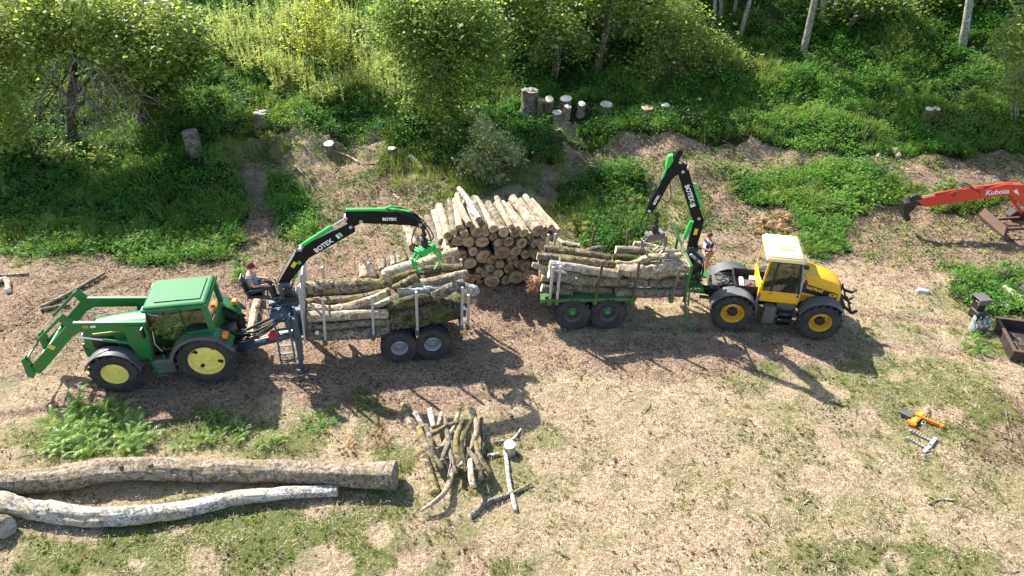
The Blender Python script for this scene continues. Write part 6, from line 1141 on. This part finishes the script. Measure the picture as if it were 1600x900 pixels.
for i, a in enumerate([('tall weathered stump at the edge of the shade below the corner trees', 306, 240, .36, .95, (0, 0), 'cut_grey'), ('low broad grey stump in the nettles above the bare track', 412, 195, .36, .5, (0, 0), 'cut_grey'), ('small pale stump on the bare bank below the nettles', 516, 235, .24, .25, (0, -.3), 'cut_white'), ('small round stump above the log stack', 614, 243, .18, .3, (0, -.2), 'cut_white'),
    ('biggest and tallest grey stump, left end of the stump row', 826, 180, .42, 1.15, (.05, 0), 'cut_grey'), ('slim stump tucked against the biggest stump', 844, 178, .17, .65, (0, -.35), 'cut'), ('medium stump with a slanted pale face beside the slim one', 857, 177, .22, .75, (0, -.55), 'cut_white'), ('flat pale disc of a stump in front of the row', 870, 183, .24, .15, (0, -.4), 'cut_white'),
    ('broad stump with a bright white top in the middle of the row', 883, 172, .29, .55, (0, -.3), 'cut_white'), ('narrow stump in front of the broad white topped one', 884, 184, .18, .5, (.1, -.3), 'cut_white'), ('round faced stump at the right of the close row', 907, 180, .18, .55, (0, -.5), 'cut_white'), ('flat white stump with split edges right of the close row', 946, 172, .3, .25, (0, -.4), 'cut_white'),
    ('low dull stump, left one of the pair right of the row', 1009, 184, .28, .45, (0, -.2), 'cut'), ('pale topped stump, right one of the pair right of the row', 1036, 181, .22, .5, (0, -.25), 'cut_white'), ('white topped small stump, left of the twin stumps on the right bank', 1445, 184, .2, .4, (0, -.3), 'cut_white'), ('white topped small stump, right of the twin stumps on the right bank', 1456, 184, .19, .4, (0, -.3), 'cut_white')]): stump(*a, seed=i)
# --- orange lifting tongs and two galvanised pins on the grass
p = gz(1432, 655, .06); OT = thing('lifting_tongs', 'orange lifting tongs with yellow plates and chain links lying on the grass', 'lifting tongs', p, R(38)); OT.scale = (.72, .72, .72)
b = MB(); b.box((0, 0, .06), (1.0, .24, .09)); b.box((-.42, 0, .05), (.12, .34, .14)); b.box((.42, 0, .05), (.12, .3, .12)); b.build('long_plate', M['orange'], OT, 0, .012); b = MB(); b.box((-.22, .0, .115), (.34, .14, .03)); b.box((.24, .0, .115), (.34, .14, .03)); b.build('plate_face', M['decal_yellow'], OT, 0, .006)
b = MB(); b.beam((.05, .12, .10), (.30, -.72, .07), .10, .12); b.box((.33, -.78, .06), (.16, .12, .12)); b.build('claw_arm', M['orange'], OT, 0, .012); b = MB(); b.beam((-.05, .1, .12), (-.02, .55, .10), .16, .08); b.beam((-.16, .15, .1), (-.22, .62, .08), .12, .1); b.build('black_arm', M['plastic'], OT, 0, .01)
for x_, y_ in ((-.08, -.28), (.28, -.20), (.62, -.05)):
    b = MB(); pts = [(x_ + .11 * math.cos(t_), y_ + .055 * math.sin(t_), .09 + .02 * math.sin(2 * t_)) for t_ in [k * math.pi / 6 for k in range(13)]]; b.tube(pts, .014, 6); b.build('chain_link', M['galv'], OT)
for i, (a, c_) in enumerate([((1420, 672), (1456, 690)), ((1416, 683), (1447, 701))]):
    p0 = gz(*a, .05); p1 = gz(*c_, .07); t = thing('ground_pin', ['galvanised toothed T pin on the grass, the one nearer the orange tongs', 'galvanised toothed T pin on the grass, the one further from the orange tongs'][i], 'ground pin', p1, math.atan2((p1 - p0).y, (p1 - p0).x), 'galvanised pins by the orange tongs')
    L_ = (p1 - p0).length; b = MB(); b.beam((-L_, 0, -.02), (0, 0, .02), .045, .03)
    for k in range(8): x_ = -L_ + .06 + k * .075; b.box((x_, 0, .025), (.018, .07, .03))
    b.build('toothed_bar', M['galv'], t, 0, .004); b = MB(); b.box((.02, 0, .02), (.09, .42, .03)); b.box((.06, 0, -.02), (.02, .42, .10)); b.build('cross_head', M['galv'], t, 0, .004)
# --- hydraulic grapple attachment and metal trough on the right
p = T(1517, 512); AT = thing('grab_attachment', 'small black and grey grab attachment standing in the grass', 'grab attachment', p, R(8))
b = MB(); b.box((0, 0, .55), (.34, .4, .3)); b.box((.02, .12, .82), (.26, .3, .3)); b.build('housing', M['black'], AT, 30, .02); b = MB()
for y_ in (-.05, .32): b.box((.03, y_, 1.02), (.44, .05, .2))
b.box((.03, .13, 1.1), (.40, .34, .04)); b.build('mounting_bracket', M['dull_steel'], AT, 0, .01)
for x_ in (-.26, -.09, .09, .26):
    b = MB(); b.prism([(-.02, .62), (.04, .62), (.04, .02), (0, 0)], -.03, .03); b.v = [(x_ + v[0] * .6, v[0] * 2 - .22 + v[1], v[2]) for v in b.v]; b.beam((x_, -.2, .5), (x_, -.36, .28), .05, .07); b.beam((x_, -.36, .28), (x_, -.26, .02), .05, .05); b.build('tine', M['galv'], AT, 30)
b = MB(); b.cyl((-.2, -.16, .62), (.2, -.16, .62), .05, 10); b.cyl((-.2, .05, .45), (.2, .05, .45), .04, 10); b.build('pivot_pin', M['black'], AT)
c0 = gz(1561, 535, .3); b = MB(); TRO = thing('metal_trough', 'rusty dark open metal trough at the right edge', 'trough', gz(1625, 545, 0), R(-14))
w_, l_, h_ = 1.7, 2.2, .38
b.box((0, 0, .04), (l_, w_, .05))
for y_ in (-w_ / 2, w_ / 2): b.box((0, y_, h_ / 2), (l_ + .06, .05, h_))
for x_ in (-l_ / 2, l_ / 2): b.box((x_, 0, h_ / 2), (.05, w_ - .06, h_ - .01))
b.build('tray', M['dark_tray'], TRO, 0, .008); b = MB()
for y_ in (-w_ / 2, w_ / 2): b.box((0, y_, h_ + .02), (l_ + .12, .10, .03))
for x_ in (-l_ / 2, l_ / 2): b.box((x_, 0, h_ + .018), (.10, w_ - .12, .03))
b.build('rim', M['rust'], TRO, 0, .006)
# lettering becomes plain mesh
dg = bpy.context.evaluated_depsgraph_get()
for o in [o for o in bpy.data.objects if o.type == 'FONT']:
    me = bpy.data.meshes.new_from_object(o.evaluated_get(dg)); n = bpy.data.objects.new('lettering', me); C.objects.link(n); n.parent = o.parent; n.location = o.location; n.rotation_euler = o.rotation_euler; bpy.data.objects.remove(o)
